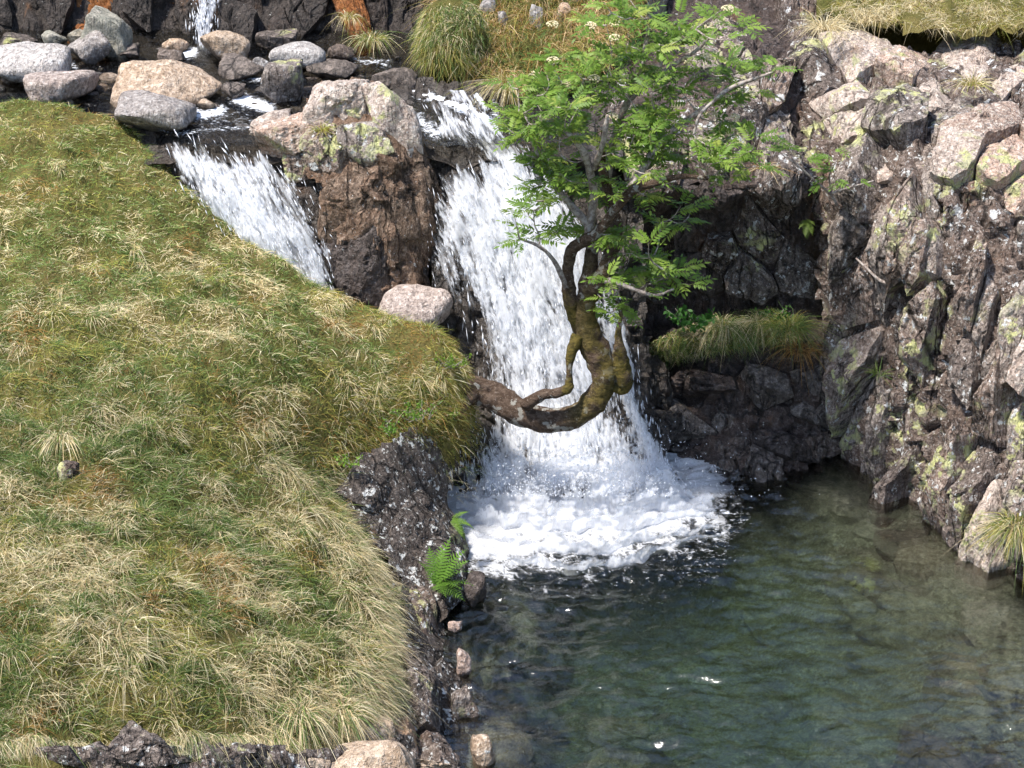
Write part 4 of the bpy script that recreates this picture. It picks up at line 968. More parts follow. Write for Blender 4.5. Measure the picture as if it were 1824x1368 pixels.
# ------------------------------------------------------------------ grass on the bank
g = np.random.default_rng(21)
def bank_ok(x, y, rim=.03):
    z = bank_z(x, y); P = np.stack([x, y, z], -1); uu, vv = proj(P)
    ok = (bank_sd(x, y) < rim) & (uu > -70) & (uu < 880) & (vv > 90) & (vv < 1440)
    rocky = ((vv > 1302 + 14 * np.sin(uu / 23)) & (uu < 430) & (uu > 20)) | ((vv > 1300) & (uu > 560))
    for bu, bv, br in ((115, 842, 34), (425, 800, 24), (560, 935, 20), (405, 1135, 30), (215, 1250, 30), (330, 1010, 20), (60, 660, 18), (480, 640, 16), (250, 560, 14)):
        rocky = rocky | (np.hypot((uu - bu), (vv - bv) * 1.7) < br * (1 + .5 * np.sin(uu / 6.0 + vv / 5.0)))
    return ok & ~rocky, P, uu, vv
Vs, Fq, Ft, Cs, base = [], [], [], [], 0
def push(V, F, C):
    global base
    Vs.append(V); Fq.append(F[0] + base); Ft.append(F[1] + base); Cs.append(C); base += len(V)
# short turf
n = 520000
x = g.uniform(-3.7, .6, n); y = g.uniform(6.4, 12.9, n)
ok, P, uu, vv = bank_ok(x, y); P, uu, vv, x, y = P[ok], uu[ok], vv[ok], x[ok], y[ok]; n = len(P)
keep = g.random(n) < np.clip((12.8 / np.linalg.norm(P - CAM, axis=1)) ** 2 * .5, 0, 1); P, uu, vv, x, y = P[keep], uu[keep], vv[keep], x[keep], y[keep]; n = len(P)
gr = .40 * n2(x * 1.5, y * 1.5, 61, 2) + .60 * n2(x * 4.2, y * 4.2, 62, 2)
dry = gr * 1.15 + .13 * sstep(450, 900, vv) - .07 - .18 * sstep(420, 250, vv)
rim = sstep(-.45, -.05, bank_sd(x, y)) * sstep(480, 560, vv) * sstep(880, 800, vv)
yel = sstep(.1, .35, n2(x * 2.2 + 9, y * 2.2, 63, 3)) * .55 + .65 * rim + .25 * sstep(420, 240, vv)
cg, cs, co = shade(GREEN, n, g), shade(STRAW, n, g), shade(OLIVE, n, g)
r1 = g.random(n)
col = np.where((r1 < sstep(-.28, .38, dry) * .75 + .08)[:, None], cs, cg)
col = np.where((g.random(n) < yel)[:, None], co, col)
rs = (n2(x * 2.8, y * 2.8 + 5, 64, 2) > .42) | ((rim > .5) & (n2(x * 5, y * 5 + 5, 69, 2) > .25))
col = np.where((rs & (g.random(n) < .45))[:, None], shade(RUST, n, g), col)
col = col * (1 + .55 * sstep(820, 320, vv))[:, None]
comb = np.stack([n2(x * 1.8, y * 1.8, 65, 2), n2(x * 1.8, y * 1.8, 66, 2)], -1)
d0 = np.stack([.6 * comb[:, 0] + g.normal(0, .7, n), -.2 + .6 * comb[:, 1] + g.normal(0, .65, n), np.full(n, .8)], -1)
L = g.gamma(5, .0095, n) * (.75 + .4 * sstep(300, 900, vv)); bend = np.stack([.5 * d0[:, 0], .5 * d0[:, 1] - .15, -g.uniform(.2, .8, n)], -1)
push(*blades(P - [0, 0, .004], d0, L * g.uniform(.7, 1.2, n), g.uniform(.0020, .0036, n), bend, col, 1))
# tussocks: upright green ones and drooping straw ones
nt = 2300
tx = g.uniform(-3.7, .6, nt); ty = g.uniform(6.4, 12.8, nt)
ok, P, uu, vv = bank_ok(tx, ty, .0); tx, ty, P, uu, vv = tx[ok], ty[ok], P[ok], uu[ok], vv[ok]
big = .25 + .75 * sstep(380, 900, vv)
green = (.55 * n2(tx * 1.5, ty * 1.5, 61, 2) + .85 * n2(tx * 4.2, ty * 4.2, 62, 2) + g.normal(0, .22, len(tx)) + .06 * sstep(450, 900, vv)) < 0.02
sz = g.uniform(.6, 1.35, len(tx)) * big
nb = (np.where(green, g.uniform(60, 120, len(tx)), g.uniform(55, 110, len(tx))) * (.35 + .75 * sz)).astype(int)
ti = np.repeat(np.arange(len(tx)), nb); n = len(ti); gg = green[ti]
ang = g.uniform(0, 2 * np.pi, n); rr = np.sqrt(g.random(n)) * (.018 + .042 * sz[ti])
bx = tx[ti] + rr * np.cos(ang); by = ty[ti] + rr * np.sin(ang)
root = np.stack([bx, by, bank_z(bx, by) - .006], -1)
lean = g.normal(0, .22, (len(tx), 2))[ti]
out = np.stack([np.cos(ang), np.sin(ang)], -1) * g.uniform(.2, 1.0, (n, 1)) + g.normal(0, .18, (n, 2)) + lean
down = out[:, 0] * .35 - out[:, 1] * .9
d0 = np.stack([out[:, 0] * .75 + .08, out[:, 1] * .75 - np.where(gg, .12, .34), np.where(gg, 1.1, .75)], -1)
L = g.gamma(9, .0072, n) * (.5 + .65 * sz[ti]) * np.where(gg, .95, 1 + .4 * down.clip(-1, 1))
bend = np.stack([.5 * out[:, 0] + .08, .5 * out[:, 1] - np.where(gg, .15, .38), -np.where(gg, g.uniform(.2, .7, n), g.uniform(.5, 1.2, n))], -1)
mixd = g.random(n) < np.where(gg, .20 + .25 * (down > .3), .70)
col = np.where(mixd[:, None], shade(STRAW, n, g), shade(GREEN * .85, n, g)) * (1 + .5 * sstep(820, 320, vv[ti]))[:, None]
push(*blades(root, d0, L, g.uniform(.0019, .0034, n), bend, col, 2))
# fringe hanging over the rim
n = 26000
tt = g.uniform(6, len(EDGE) - 3, n); i = tt.astype(int); f = (tt - i)[:, None]
e = EP[i] * (1 - f) + EP[i + 1] * f
x = e[:, 0] + g.normal(-.02, .05, n); y = e[:, 1] + g.normal(0, .05, n)
P = np.stack([x, y, bank_z(x, y)], -1); uu, vv = proj(P); ok = (bank_sd(x, y) < .10) & (vv > 170) & (vv < 1345); P, vv, uu = P[ok], vv[ok], uu[ok]; n = len(P)
kk = n2(P[:, 0] * 3, P[:, 1] * 3, 67, 2)
mossy = (vv > 540) & (vv < 830)
col = np.where((g.random(n) < .50 + .35 * sstep(820, 950, vv) - .25 * sstep(600, 400, vv))[:, None], shade(STRAW, n, g), shade(GREEN, n, g))
col = np.where((mossy & (g.random(n) < .75))[:, None], shade(np.concatenate([OLIVE, RUST[:1]]), n, g), col)
d0 = np.stack([.45 + g.normal(0, .4, n), -.35 + g.normal(0, .4, n), np.full(n, .5)], -1)
L = g.gamma(6, .010, n) * (.7 + .45 * sstep(840, 940, vv)); bend = np.stack([.3 + g.normal(0, .25, n), -.25 + g.normal(0, .2, n), -g.uniform(.6, 1.5, n)], -1)
push(*blades(P, d0, L, g.uniform(.0019, .0034, n), bend, col, 3))
# hanging grass above the rocks at the bottom
n = 9000
uu = g.uniform(-40, 640, n); vv = 1278 + 20 * np.sin(uu / 31) + g.normal(0, 16, n); Yb = np.interp(uu, [-40, 0, 300, 560, 640], [7.1, 7.12, 7.42, 7.85, 8.0])
P = at(uu, vv, Yb - .03); P[:, 2] = bank_z(P[:, 0], P[:, 1])
cl = n2(uu / 40, uu * 0, 68, 2)
col = np.where((g.random(n) < .7 + .3 * cl)[:, None], shade(STRAW, n, g), shade(GREEN, n, g))
d0 = np.stack([g.normal(0, .35, n), -.6 + g.normal(0, .25, n), np.full(n, .55)], -1); L = g.gamma(8, .0125, n)
bend = np.stack([g.normal(0, .25, n), -.25 + g.normal(0, .15, n), -g.uniform(.7, 1.3, n)], -1)
push(*blades(P, d0, L, g.uniform(.0019, .0034, n), bend, col, 4))
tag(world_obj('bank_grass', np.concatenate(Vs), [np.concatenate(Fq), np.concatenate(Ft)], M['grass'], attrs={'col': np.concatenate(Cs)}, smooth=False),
    kind='stuff', label='green and straw-coloured grass covering the left bank', cat='grass')

# ------------------------------------------------------------------ loose strips of grass on the ledges and the fell
def strip(name, label, pos, n, pals, Lm, droop, seed, parent=None, cat='grass'):
    g = np.random.default_rng(seed); P = pos(n, g); n = len(P)
    pal = np.concatenate(pals); kk = fbm(P * 3.5, 2, seed)
    w = np.clip(.5 + 1.3 * kk[:, None] * np.linspace(1, -1, len(pals))[None] , .05, None); w /= w.sum(1)[:, None]
    pick = (g.random(n)[:, None] > np.cumsum(w, 1)).sum(1).clip(0, len(pals) - 1)
    col = np.zeros((n, 3))
    for i, p_ in enumerate(pals):
        mm = pick == i; col[mm] = shade(p_, mm.sum(), g)
    d0 = np.stack([g.normal(0, .45, n) + .8 * fbm(P * 4 + 3, 2, seed + 1), -.35 + g.normal(0, .35, n), np.full(n, .75)], -1)
    L = g.gamma(7, Lm / 7, n) * (1 + .5 * kk); bend = np.stack([.4 * d0[:, 0], -.3 + .3 * d0[:, 1], -g.uniform(.4, 1.3, n) * droop], -1)
    V, F, C = blades(P, d0, L, g.uniform(.0026, .0046, n), bend, col, seed)
    o = world_obj(name, V, F, M['grass'], parent, attrs={'col': C}, smooth=False)
    return tag(o, label, cat if label else None, kind='stuff')
def pos_loft(loft, poly, n0=.0):
    def f(n, g):
        pu = [q[0] for q in poly]; pv = [q[1] for q in poly]
        u = g.uniform(min(pu), max(pu), n * 3); v = g.uniform(min(pv), max(pv), n * 3); m = inpoly(u, v, poly)
        u, v = u[m][:n], v[m][:n]; return loft.off(u, v, np.full(len(u), n0))
    return f
strip('ledge_grass', 'dull green grass growing along the shaded ledge right of the fall', pos_loft(MID, [(1122, 628), (1180, 600), (1260, 572), (1430, 566), (1425, 612), (1300, 622), (1200, 640), (1130, 655)], .02), 9000,
      [GREEN, OLIVE * .8, GREEN, STRAW * .8], .045, 1.2, 401)
# turf cap of the fell above the right-hand cliff
FELL = Loft([1380, 1480, 1560, 1700, 1824, 2060], [-420, -200, -60, 20, 60, 95], [[19.0] * 6, [16.4] * 6, [14.7] * 6, [13.9, 13.85, 13.8, 13.8, 13.8, 13.8], [13.55, 13.5, 13.45, 13.45, 13.45, 13.45], [13.45, 13.4, 13.3, 13.25, 13.2, 13.2]])
tag(crag_back('fell_turf', FELL, [(1440, -400), (2050, -400), (2050, 80), (1800, 62), (1690, 66), (1580, 50), (1500, 50), (1450, 30)], 14, M['turf'], off=.03, amp=.05, seed=14), kind='structure')
strip('fell_grass', 'straw-coloured grass on the fell above the right-hand cliff', pos_loft(FELL, [(1450, -60), (2000, -60), (2000, 66), (1800, 56), (1690, 62), (1580, 44), (1490, 48)], .02), 15000, [STRAW, STRAW, OLIVE], .10, 1.0, 402)

# bank of turf and stones behind the rowan
VEG = Loft([700, 780, 860, 960, 1080, 1180], [-300, -80, 0, 60, 120, 175], [[15.6] * 6, [14.5, 14.4, 14.4, 14.4, 14.5, 14.6], [14.1, 14.0, 13.95, 13.95, 14.0, 14.1], [13.9, 13.75, 13.65, 13.6, 13.65, 13.8], [13.5, 13.45, 13.3, 13.25, 13.3, 13.5], [13.2, 13.12, 13.02, 12.98, 13.0, 13.2]])
POLY_V = [(760, -280), (1180, -280), (1150, 60), (1080, 130), (1000, 175), (880, 168), (850, 130), (770, 60)]
tag(crag_back('turf_bank', VEG, POLY_V, 10, M['turf'], off=.02, amp=.07, seed=15), kind='structure')
strip('turf_bank_grass', 'russet and olive grass on the bank behind the rowan', pos_loft(VEG, [(765, -80), (1160, -80), (1130, 60), (1060, 130), (990, 160), (890, 160), (850, 120), (775, 60)], .03), 11000, [STRAW * np.array([1, .85, .75]), OLIVE, RUST, GREEN], .12, 1.3, 403)
for i, (u_, v_, ru, rv, roll, lab, mt) in enumerate([(900, 48, 10, 24, .12, 'thin upright grey stone at the left among the russet grass', 'b_grey_dry'), (955, 36, 14, 26, -.15, 'taller upright grey stone beside the thin one in the russet grass', 'b_grey_dry'),
        (872, 22, 16, 24, .05, 'grey slab near the top edge left of the rowan', 'b_grey_dry'), (1005, 24, 18, 20, 0, 'orange topped stone in the russet grass behind the rowan', 'b_tan_dry'), (950, 14, 9, 7, 0, 'little pale orange stone above the upright grey stones', 'b_tan_dry'), (1015, -2, 26, 18, 0, 'pale orange rock at the top edge behind the rowan', 'b_tan_dry')]):
    boulder('stone', u_, v_, float(VEG.Y(u_, v_)) - .02, ru, rv, M[mt], 60 + i, roll=roll, depth=.8, level=3, label=lab, cat='stone', group='stones in the russet grass')

# ------------------------------------------------------------------ grass tufts that stand alone
def tuft(label, u, v, Y, rad, n, L, pal, seed, droop=1.0, lean=(0, -.3), name='grass_tuft', group='grass tufts on the rocks', ball=0.0):
    g = np.random.default_rng(seed); c = at(u, v, Y); m = np.linalg.norm(c - CAM) / FPX
    ang = g.uniform(0, 2 * np.pi, n); rr = np.sqrt(g.random(n)) * rad * m
    root = c + np.stack([rr * np.cos(ang), rr * np.sin(ang), ball * np.sqrt(np.maximum((rad * m) ** 2 - rr ** 2, 0))], -1)
    out = np.stack([np.cos(ang), np.sin(ang)], -1) * (rr / (rad * m))[:, None] + g.normal(0, .25, (n, 2))
    d0 = np.stack([out[:, 0] * .9 + lean[0], out[:, 1] * .9 + lean[1], np.full(n, .9)], -1)
    bend = np.stack([out[:, 0] * .5 + lean[0], out[:, 1] * .5 + lean[1], -g.uniform(.5, 1.3, n) * droop], -1)
    V, F, C = blades(root, d0, g.gamma(8, L * m / 8, n), g.uniform(.0026, .0046, n), bend, shade(np.concatenate(pal), n, g), seed)
    o = world_obj(name, V, F, M['grass'], attrs={'col': C}, smooth=False)
    return tag(o, label, 'grass tuft', group)
tuft('pale straw tussock drooping like a mop on the shaded ledge', 1352, 572, 12.05, 18, 260, 36, [STRAW, STRAW, GREEN], 501, 1.3)
tuft('long straw blades hanging down the ledge left of the mop-like tussock', 1290, 575, 12.02, 24, 260, 42, [STRAW, GREEN], 502, 1.5)
tuft('dark green grassy clump at the right end of the shaded ledge', 1405, 580, 11.95, 30, 450, 45, [GREEN, GREEN, OLIVE], 503, 1.0)
tuft('reddish brown dead clump at the right tip of the ledge', 1425, 622, 11.85, 20, 220, 38, [RUST], 504, 1.2)
tuft('grassy tuft at the pool edge in the lower right corner', 1812, 952, 10.05, 34, 800, 46, [OLIVE, GREEN, STRAW], 505, 1.0, lean=(-.1, -.4), ball=.6)
tuft('small yellow tuft on top of the sunlit cliff', 1732, 150, 12.55, 15, 200, 34, [STRAW, OLIVE], 506, .8)
tuft('dry tuft on the ledge at the upper left of the right-hand cliff', 1468, 50, 13.3, 20, 320, 50, [STRAW], 507, .9)
tuft('sparse reddish tuft between the sunlit columns', 1752, 228, 12.1, 14, 110, 30, [STRAW, RUST], 508, .8)
tuft('small hanging tuft on the dark back wall', 622, 30, 14.0, 12, 140, 28, [OLIVE, STRAW], 509, 1.3)
tuft('bushy dark tuft at the foot of the back wall', 662, 68, 13.85, 22, 360, 30, [OLIVE, GREEN, STRAW], 510, 1.2)
tuft('tuft hanging at the stream edge left of the rowan leaves', 905, 150, 13.0, 26, 420, 48, [STRAW, OLIVE], 511, 1.3)
tuft('thin brown tuft in a crack of the shaded cliff right of the rowan', 1362, 300, 12.15, 10, 80, 34, [RUST, STRAW], 512, .8)
tuft('short green tuft in a crevice of the right-hand cliff', 1565, 668, 11.55, 7, 45, 30, [GREEN], 513, .3)
tuft('yellowish tuft on the side of the big crag', 572, 232, 12.05, 9, 110, 22, [OLIVE], 514, .8)
tuft('shaggy straw tussock overhanging dark soil on the left of the bank', 105, 778, 9.34, 26, 200, 28, [STRAW, GREEN], 515, 1.2, lean=(0, -.7))
tuft('combed pale tussock above the broad tan rock', 605, 1265, 8.05, 30, 500, 56, [STRAW, STRAW, GREEN], 516, 1.3)
tuft('pale tussock left of the combed one, its blades hanging straight down', 535, 1270, 7.85, 22, 340, 60, [STRAW, STRAW, GREEN], 517, 1.5)

# big rounded cushion of grass hanging over the stream
mound = empty('grass_mound', at(800, 140, 13.05))
D4, F4 = ico(4)
c = at(806, 70, 13.5); Q = D4 * np.array([.22, .32, .27]) + c; Q = Q + D4 * (fbm(Q * 5, 3, 9) * .05)[:, None]
world_obj('cushion', Q, F4, M['turf'], mound)
def pos_mound(n, g):
    d = g.normal(size=(n * 2, 3)); d /= np.linalg.norm(d, axis=1)[:, None]; d = d[(d[:, 1] < .35) & (d[:, 2] > -.55)][:n]
    return c + d * np.array([.22, .32, .27])
strip('mound_grass', None, pos_mound, 7500, [OLIVE, GREEN, STRAW, GREEN], .065, 1.5, 404, parent=mound)
tag(mound, 'big olive cushion of grass overhanging the stream left of the rowan', 'grass mound')

# ------------------------------------------------------------------ ferns and small leafy plants
def frond_mesh(L, pairs, w, col, seed, curl=.5):
    g = np.random.default_rng(seed); V = []; T = []; C = []
    for i in range(pairs):
        t = (i + .6) / pairs; s = w * L * math.sin(math.pi * min(1, t * .82 + .2)) ** .8 * (1 - .25 * t)
        base_ = np.array([t * L, 0, curl * L * (t * .75 - t * t)])
        for sd in (-1, 1):
            d = np.array([.38, sd, -.10 + g.normal(0, .07)]); d /= np.linalg.norm(d); b = len(V)
            ww = np.array([.5 * L / pairs, 0, 0]) * 1.05
            V += [base_ - ww * .6, base_ + d * s * .5 - ww * .55, base_ + d * s, base_ + d * s * .5 + ww * .6, base_ + ww * .6]
            T += [(b, b + 1, b + 3), (b, b + 3, b + 4), (b + 1, b + 2, b + 3)]; C += [col * (1 + g.normal(0, .1))] * 5
    for k in range(4):
        t0, t1 = k / 4, (k + 1) / 4; b = len(V); z = lambda t: curl * L * (t * .75 - t * t)
        V += [(t0 * L, -.002, z(t0)), (t0 * L, .002, z(t0)), (t1 * L, .002, z(t1)), (t1 * L, -.002, z(t1))]; T += [(b, b + 1, b + 2), (b, b + 2, b + 3)]; C += [col * .9] * 4
    return make_mesh('frond', np.array(V), np.array(T), {'col': np.array(C)}, smooth=False)
def fern(label, u, v, Y, dirs, L, col, seed):
    c = at(u, v, Y); o = empty('fern', c); me = frond_mesh(L, 15, .30, np.array(col), seed)
    for i, (ax, az, s) in enumerate(dirs):
        f = link('frond', me, None, None, M['leaf']); f.parent = o
        f.matrix_local = Matrix.Rotation(ax, 4, 'Z') @ Matrix.Rotation(-az, 4, 'Y') @ Matrix.Rotation(.25 * math.sin(i * 2.1), 4, 'X') @ Matrix.Scale(s, 4)
    return tag(o, label, 'fern')
fern('bright green fern leaning over the pool edge below the bank rock', 778, 1042, 9.72, [(1.0, 1.15, 1.0), (.3, .95, .95), (-.3, .65, .9), (-.8, .4, .8), (-1.3, .3, .75), (2.0, 1.1, .8), (.6, .5, .85), (2.6, .9, .6), (-.1, .15, .8), (1.4, .75, .8), (-.6, -.1, .7)], .27, (.13, .25, .035), 601)
fern('small drooping fern on the rock edge above the bright fern', 806, 925, 10.3, [(.3, -.5, 1), (-.4, -.9, .9), (.8, .1, .8), (-1, -.4, .8), (-.2, -.2, .7)], .16, (.15, .26, .04), 602)
fern('yellowish fern growing down the shaded crevice left of the cliff', 1437, 392, 12.15, [(-1.2, -.6, 1), (-1.8, -.9, 1), (-2.3, -.3, .8), (-.9, -.1, .7), (-1.5, -1.2, 1.1), (-1.6, .4, .7), (-2.0, -1.3, .8), (-1.0, -1.0, .8)], .11, (.13, .19, .035), 603)
def sprig(name, label, cat, u, v, Y, rad, nst, nl, ll, col, seed, up=.8, hang=0.0):
    g = np.random.default_rng(seed); c = at(u, v, Y); m = np.linalg.norm(c - CAM) / FPX; o = empty(name, c)
    V = []; T = []; C = []; SV = []; SF = []; sb_ = 0
    for s in range(nst):
        a = g.uniform(0, 2 * np.pi); d = np.array([math.cos(a) * .8, math.sin(a) * .8 - .3, up * g.uniform(.6, 1.2) - hang]); L = rad * m * g.uniform(.6, 1.3)
        r0 = c + np.array([g.normal(0, .25), g.normal(0, .15), 0]) * rad * m
        pts = np.array([r0, r0 + d * L * .5 + g.normal(0, .1, 3) * L, r0 + d * L])
        tv, tf, tc = tube(pts, [.0022, .0018, .001], 4, cap=False); SV.append(tv); SF.append(tf + sb_); sb_ += len(tv)
        for k in range(nl):
            t = g.uniform(.25, 1); p_ = r0 + d * L * t; q = g.normal(size=3) + [0, -.4, .5]; q /= np.linalg.norm(q); w = np.cross(q, g.normal(size=3)); w /= np.linalg.norm(w)
            l_ = ll * g.uniform(.7, 1.3); b = len(V); V += [p_, p_ + q * l_ * .5 + w * l_ * .28, p_ + q * l_, p_ + q * l_ * .5 - w * l_ * .28]
            T += [(b, b + 1, b + 2), (b, b + 2, b + 3)]; C += [np.array(col) * (1 + g.normal(0, .2))] * 4
    world_obj('stems', np.concatenate(SV), np.concatenate(SF), M['twig'], o)
    tag(world_obj('leaves', np.array(V), np.array(T), M['leaf'], o, attrs={'col': np.array(C)}, smooth=False), kind='stuff')
    return tag(o, label, cat)
sprig('bilberry_shrub', 'leafy green bilberry shrub hanging over the top of the bank rock', 'shrub', 742, 748, 10.62, 42, 16, 16, .021, (.14, .24, .035), 611)
sprig('bilberry_shrub', 'small leafy shrub at the turf edge left of the hanging shrub', 'shrub', 690, 770, 10.45, 26, 10, 14, .02, (.13, .24, .035), 612)
sprig('bilberry_shrub', 'leafy shrub just above the spot where the leaning trunk leaves the bank', 'shrub', 805, 655, 11.0, 34, 16, 16, .019, (.16, .25, .035), 613)
sprig('bilberry_shrub', 'light green sprig at the left end of the bank rock', 'shrub', 622, 832, 10.22, 24, 9, 12, .021, (.18, .30, .04), 614)
sprig('bilberry_shrub', 'tiny shrub under the base of the leaning trunk', 'shrub', 802, 735, 10.85, 18, 8, 10, .018, (.14, .23, .03), 615, hang=.5)
sprig('leafy_plant', 'broad-leaved dark green plant on the left part of the shaded ledge', 'plant', 1235, 585, 12.0, 40, 14, 12, .045, (.055, .15, .03), 616)
sprig('leafy_plant', 'leafy green plant at the right end of the shaded ledge', 'plant', 1385, 572, 12.1, 34, 14, 12, .024, (.07, .17, .03), 617)

# ------------------------------------------------------------------ rowan tree
def leaf_arrays(L, pairs, seed, col):
    g = np.random.default_rng(seed); V = []; T = []; C = []
    drp = g.uniform(.25, .55)
    ctr = lambda t: np.array([t * L, 0, -drp * L * t * t * .6 + .06 * L * math.sin(t * 3)])
    def leaflet(b_, d, l, w, c):
        nrm = np.array([0, 0, 1.0]); sidev = np.cross(d, nrm); sidev /= np.linalg.norm(sidev) + 1e-9; b = len(V)
        dn = np.array([0, 0, -.16 * l])
        V.extend([b_, b_ + d * l * .38 + sidev * w, b_ + d * l + dn, b_ + d * l * .38 - sidev * w, b_ + d * l * .75 + sidev * w * .7 + dn * .5, b_ + d * l * .75 - sidev * w * .7 + dn * .5])
        T.extend([(b, b + 1, b + 3), (b + 1, b + 4, b + 5), (b + 1, b + 5, b + 3), (b + 4, b + 2, b + 5)]); C.extend([c] * 6)
    for i in range(pairs):
        t = .22 + .72 * i / pairs; l = L * .34 * (1 - .45 * abs(t - .5)); 
        for sd in (-1, 1):
            d = np.array([.52, sd * .85, -.12 + g.normal(0, .12)]); d /= np.linalg.norm(d)
            leaflet(ctr(t), d, l * g.uniform(.9, 1.1), l * .165, col * (1 + g.normal(0, .10)))
    leaflet(ctr(.95), np.array([1, 0, -.3]) / 1.05, L * .3, L * .05, col)
    for k in range(3):
        a, b2 = ctr(k / 3), ctr((k + 1) / 3); b = len(V)
        V.extend([a - [0, .0011, 0], a + [0, .0011, 0], b2 + [0, .0009, 0], b2 - [0, .0009, 0]]); T.extend([(b, b + 1, b + 2), (b, b + 2, b + 3)]); C.extend([np.array([.16, .18, .05])] * 4)
    return np.array(V), np.array(T), np.array(C)
LG = [(.14, .24, .034), (.18, .29, .042), (.12, .21, .032), (.23, .33, .055), (.20, .29, .046), (.30, .36, .07), (.16, .26, .04), (.10, .18, .03)]
LEAVES = [leaf_arrays(.135, 6 + i % 2, 700 + i, np.array(c)) for i, c in enumerate(LG)]
LEAF_ME = [make_mesh('leaf', V, T, {'col': C}, smooth=False) for V, T, C in LEAVES]

def px(path):       # (u, v, Y, radius in photo pixels) -> x, y, z, radius
    a = np.array(path, float); P = at(a[:, 0], a[:, 1], a[:, 2]); r = a[:, 3] * np.linalg.norm(P - CAM, axis=1) / FPX
    return np.concatenate([P, r[:, None]], 1)
TRUNK = [(735, 655, 11.35, 36), (790, 668, 11.2, 36), (835, 690, 11.1, 35), (880, 707, 11.05, 34), (930, 735, 10.98, 33), (980, 748, 10.95, 30), (1030, 738, 10.93, 29), (1064, 706, 10.93, 30), (1077, 672, 10.93, 30), (1066, 635, 10.95, 33),
         (1050, 602, 10.97, 32), (1043, 565, 11.0, 25), (1045, 525, 11.02, 22), (1049, 485, 11.05, 19), (1055, 445, 11.08, 15), (1062, 405, 11.1, 12)]
BR = [
    [(1034, 600, 11.0, 10), (1022, 560, 11.02, 13), (1014, 515, 11.03, 13), (1012, 480, 11.04, 11), (1018, 448, 11.03, 11), (1038, 430, 11.0, 11), (1060, 418, 10.97, 10), (1080, 395, 10.94, 9), (1104, 362, 10.93, 9), (1132, 336, 10.93, 9), (1170, 325, 10.93, 7), (1215, 314, 10.92, 5), (1262, 318, 10.9, 3)],
    [(935, 722, 10.9, 12), (962, 705, 10.86, 11), (990, 700, 10.85, 9), (1011, 693, 10.85, 10), (1014, 680, 10.86, 7), (1014, 655, 10.87, 6), (1018, 625, 10.9, 10), (1030, 598, 10.94, 12)],
    [(1078, 680, 10.93, 12), (1094, 690, 10.92, 9), (1108, 694, 10.91, 10), (1112, 678, 10.92, 16), (1105, 648, 10.93, 17), (1104, 620, 10.95, 11), (1101, 592, 10.97, 6), (1106, 560, 11.0, 3), (1098, 535, 11.0, 2.5)],
    [(1052, 530, 11.02, 15), (1070, 494, 10.99, 14), (1084, 466, 10.99, 13), (1094, 436, 11.05, 12), (1097, 405, 11.12, 13), (1090, 372, 11.18, 11), (1080, 330, 11.22, 9), (1072, 280, 11.22, 7), (1076, 235, 11.2, 5)],
    [(1056, 440, 11.08, 12), (1050, 400, 11.1, 9), (1058, 350, 11.08, 8), (1050, 300, 11.0, 7), (1034, 262, 10.92, 6), (1006, 232, 10.88, 4)],
    [(1110, 356, 10.94, 7), (1145, 300, 11.05, 7), (1190, 240, 11.15, 6), (1250, 196, 11.2, 5), (1300, 158, 11.2, 4), (1345, 140, 11.2, 3), (1378, 128, 11.2, 2)],
    [(1080, 330, 11.22, 8), (1092, 250, 11.3, 7), (1118, 180, 11.35, 6), (1145, 110, 11.38, 5), (1155, 50, 11.4, 4)],
    [(1052, 405, 11.1, 8), (1012, 360, 11.12, 6), (975, 310, 11.12, 5), (950, 255, 11.12, 4), (930, 200, 11.15, 3)],
    [(1050, 500, 11.04, 7), (1085, 500, 10.95, 6), (1120, 512, 10.88, 4), (1165, 526, 10.85, 3), (1200, 515, 10.83, 2)],
    [(842, 690, 11.05, 16), (812, 702, 11.0, 13), (786, 722, 10.92, 9), (768, 748, 10.85, 5)], [(836, 684, 11.1, 15), (806, 664, 11.12, 12), (778, 660, 11.1, 8), (752, 668, 11.05, 4)], [(848, 700, 11.02, 12), (826, 722, 10.95, 9), (816, 748, 10.9, 5)],
    [(1012, 520, 11.02, 6), (990, 470, 10.95, 4), (962, 440, 10.9, 3), (925, 425, 10.88, 2)],
    [(1058, 300, 11.0, 6), (1072, 262, 10.88, 5), (1078, 232, 10.84, 5), (1082, 205, 10.82, 3)],
    [(1118, 180, 11.35, 5), (1180, 130, 11.3, 4), (1240, 90, 11.28, 3), (1280, 50, 11.25, 2)],
    [(1300, 158, 11.2, 3), (1250, 200, 11.0, 3), (1235, 240, 10.95, 2)],
]
tree = empty('rowan_tree', at(790, 668, 11.2))
nodes = []; limbs = []           # skeleton: position, radius; the limbs' objects
def limb(name, path, n, sides, moss, mat='bark', rough=.2, rs=1.0):
    q = spline(px(path), n); q[:, 3] *= rs; V, F, K = tube(q[:, :3], np.maximum(q[:, 3], .0012), sides, rough, seed=len(nodes) + 3)
    uu, vv = proj(V); ms = moss(uu, vv)
    o = world_obj(name, V, [F, K], M[mat], tree, attrs={'moss': ms}); nodes.append(q); limbs.append(o); return o
limb('trunk', TRUNK, 140, 20, lambda u, v: sstep(985, 1060, u) * sstep(400, 560, v) * .8, rs=.74)
for i, b in enumerate(BR):
    limb('root' if b[0][0] < 860 else 'branch', b, 14 * len(b) // 2 + 6, 9, lambda u, v: sstep(440, 560, v) * (u > 1000) * .9 + 0 * u, mat='bark' if i in (0, 1, 2, 3) or b[0][0] < 860 else 'twig', rough=.25)
sk = np.concatenate([nodes[0][100:]] + [q for q, b in zip(nodes[1:], BR) if b[0][0] > 990 and b[-1][1] < 590]); skP = list(sk[:, :3]); skD = list(np.zeros(len(sk)))
skPar = [-1] * len(skP)
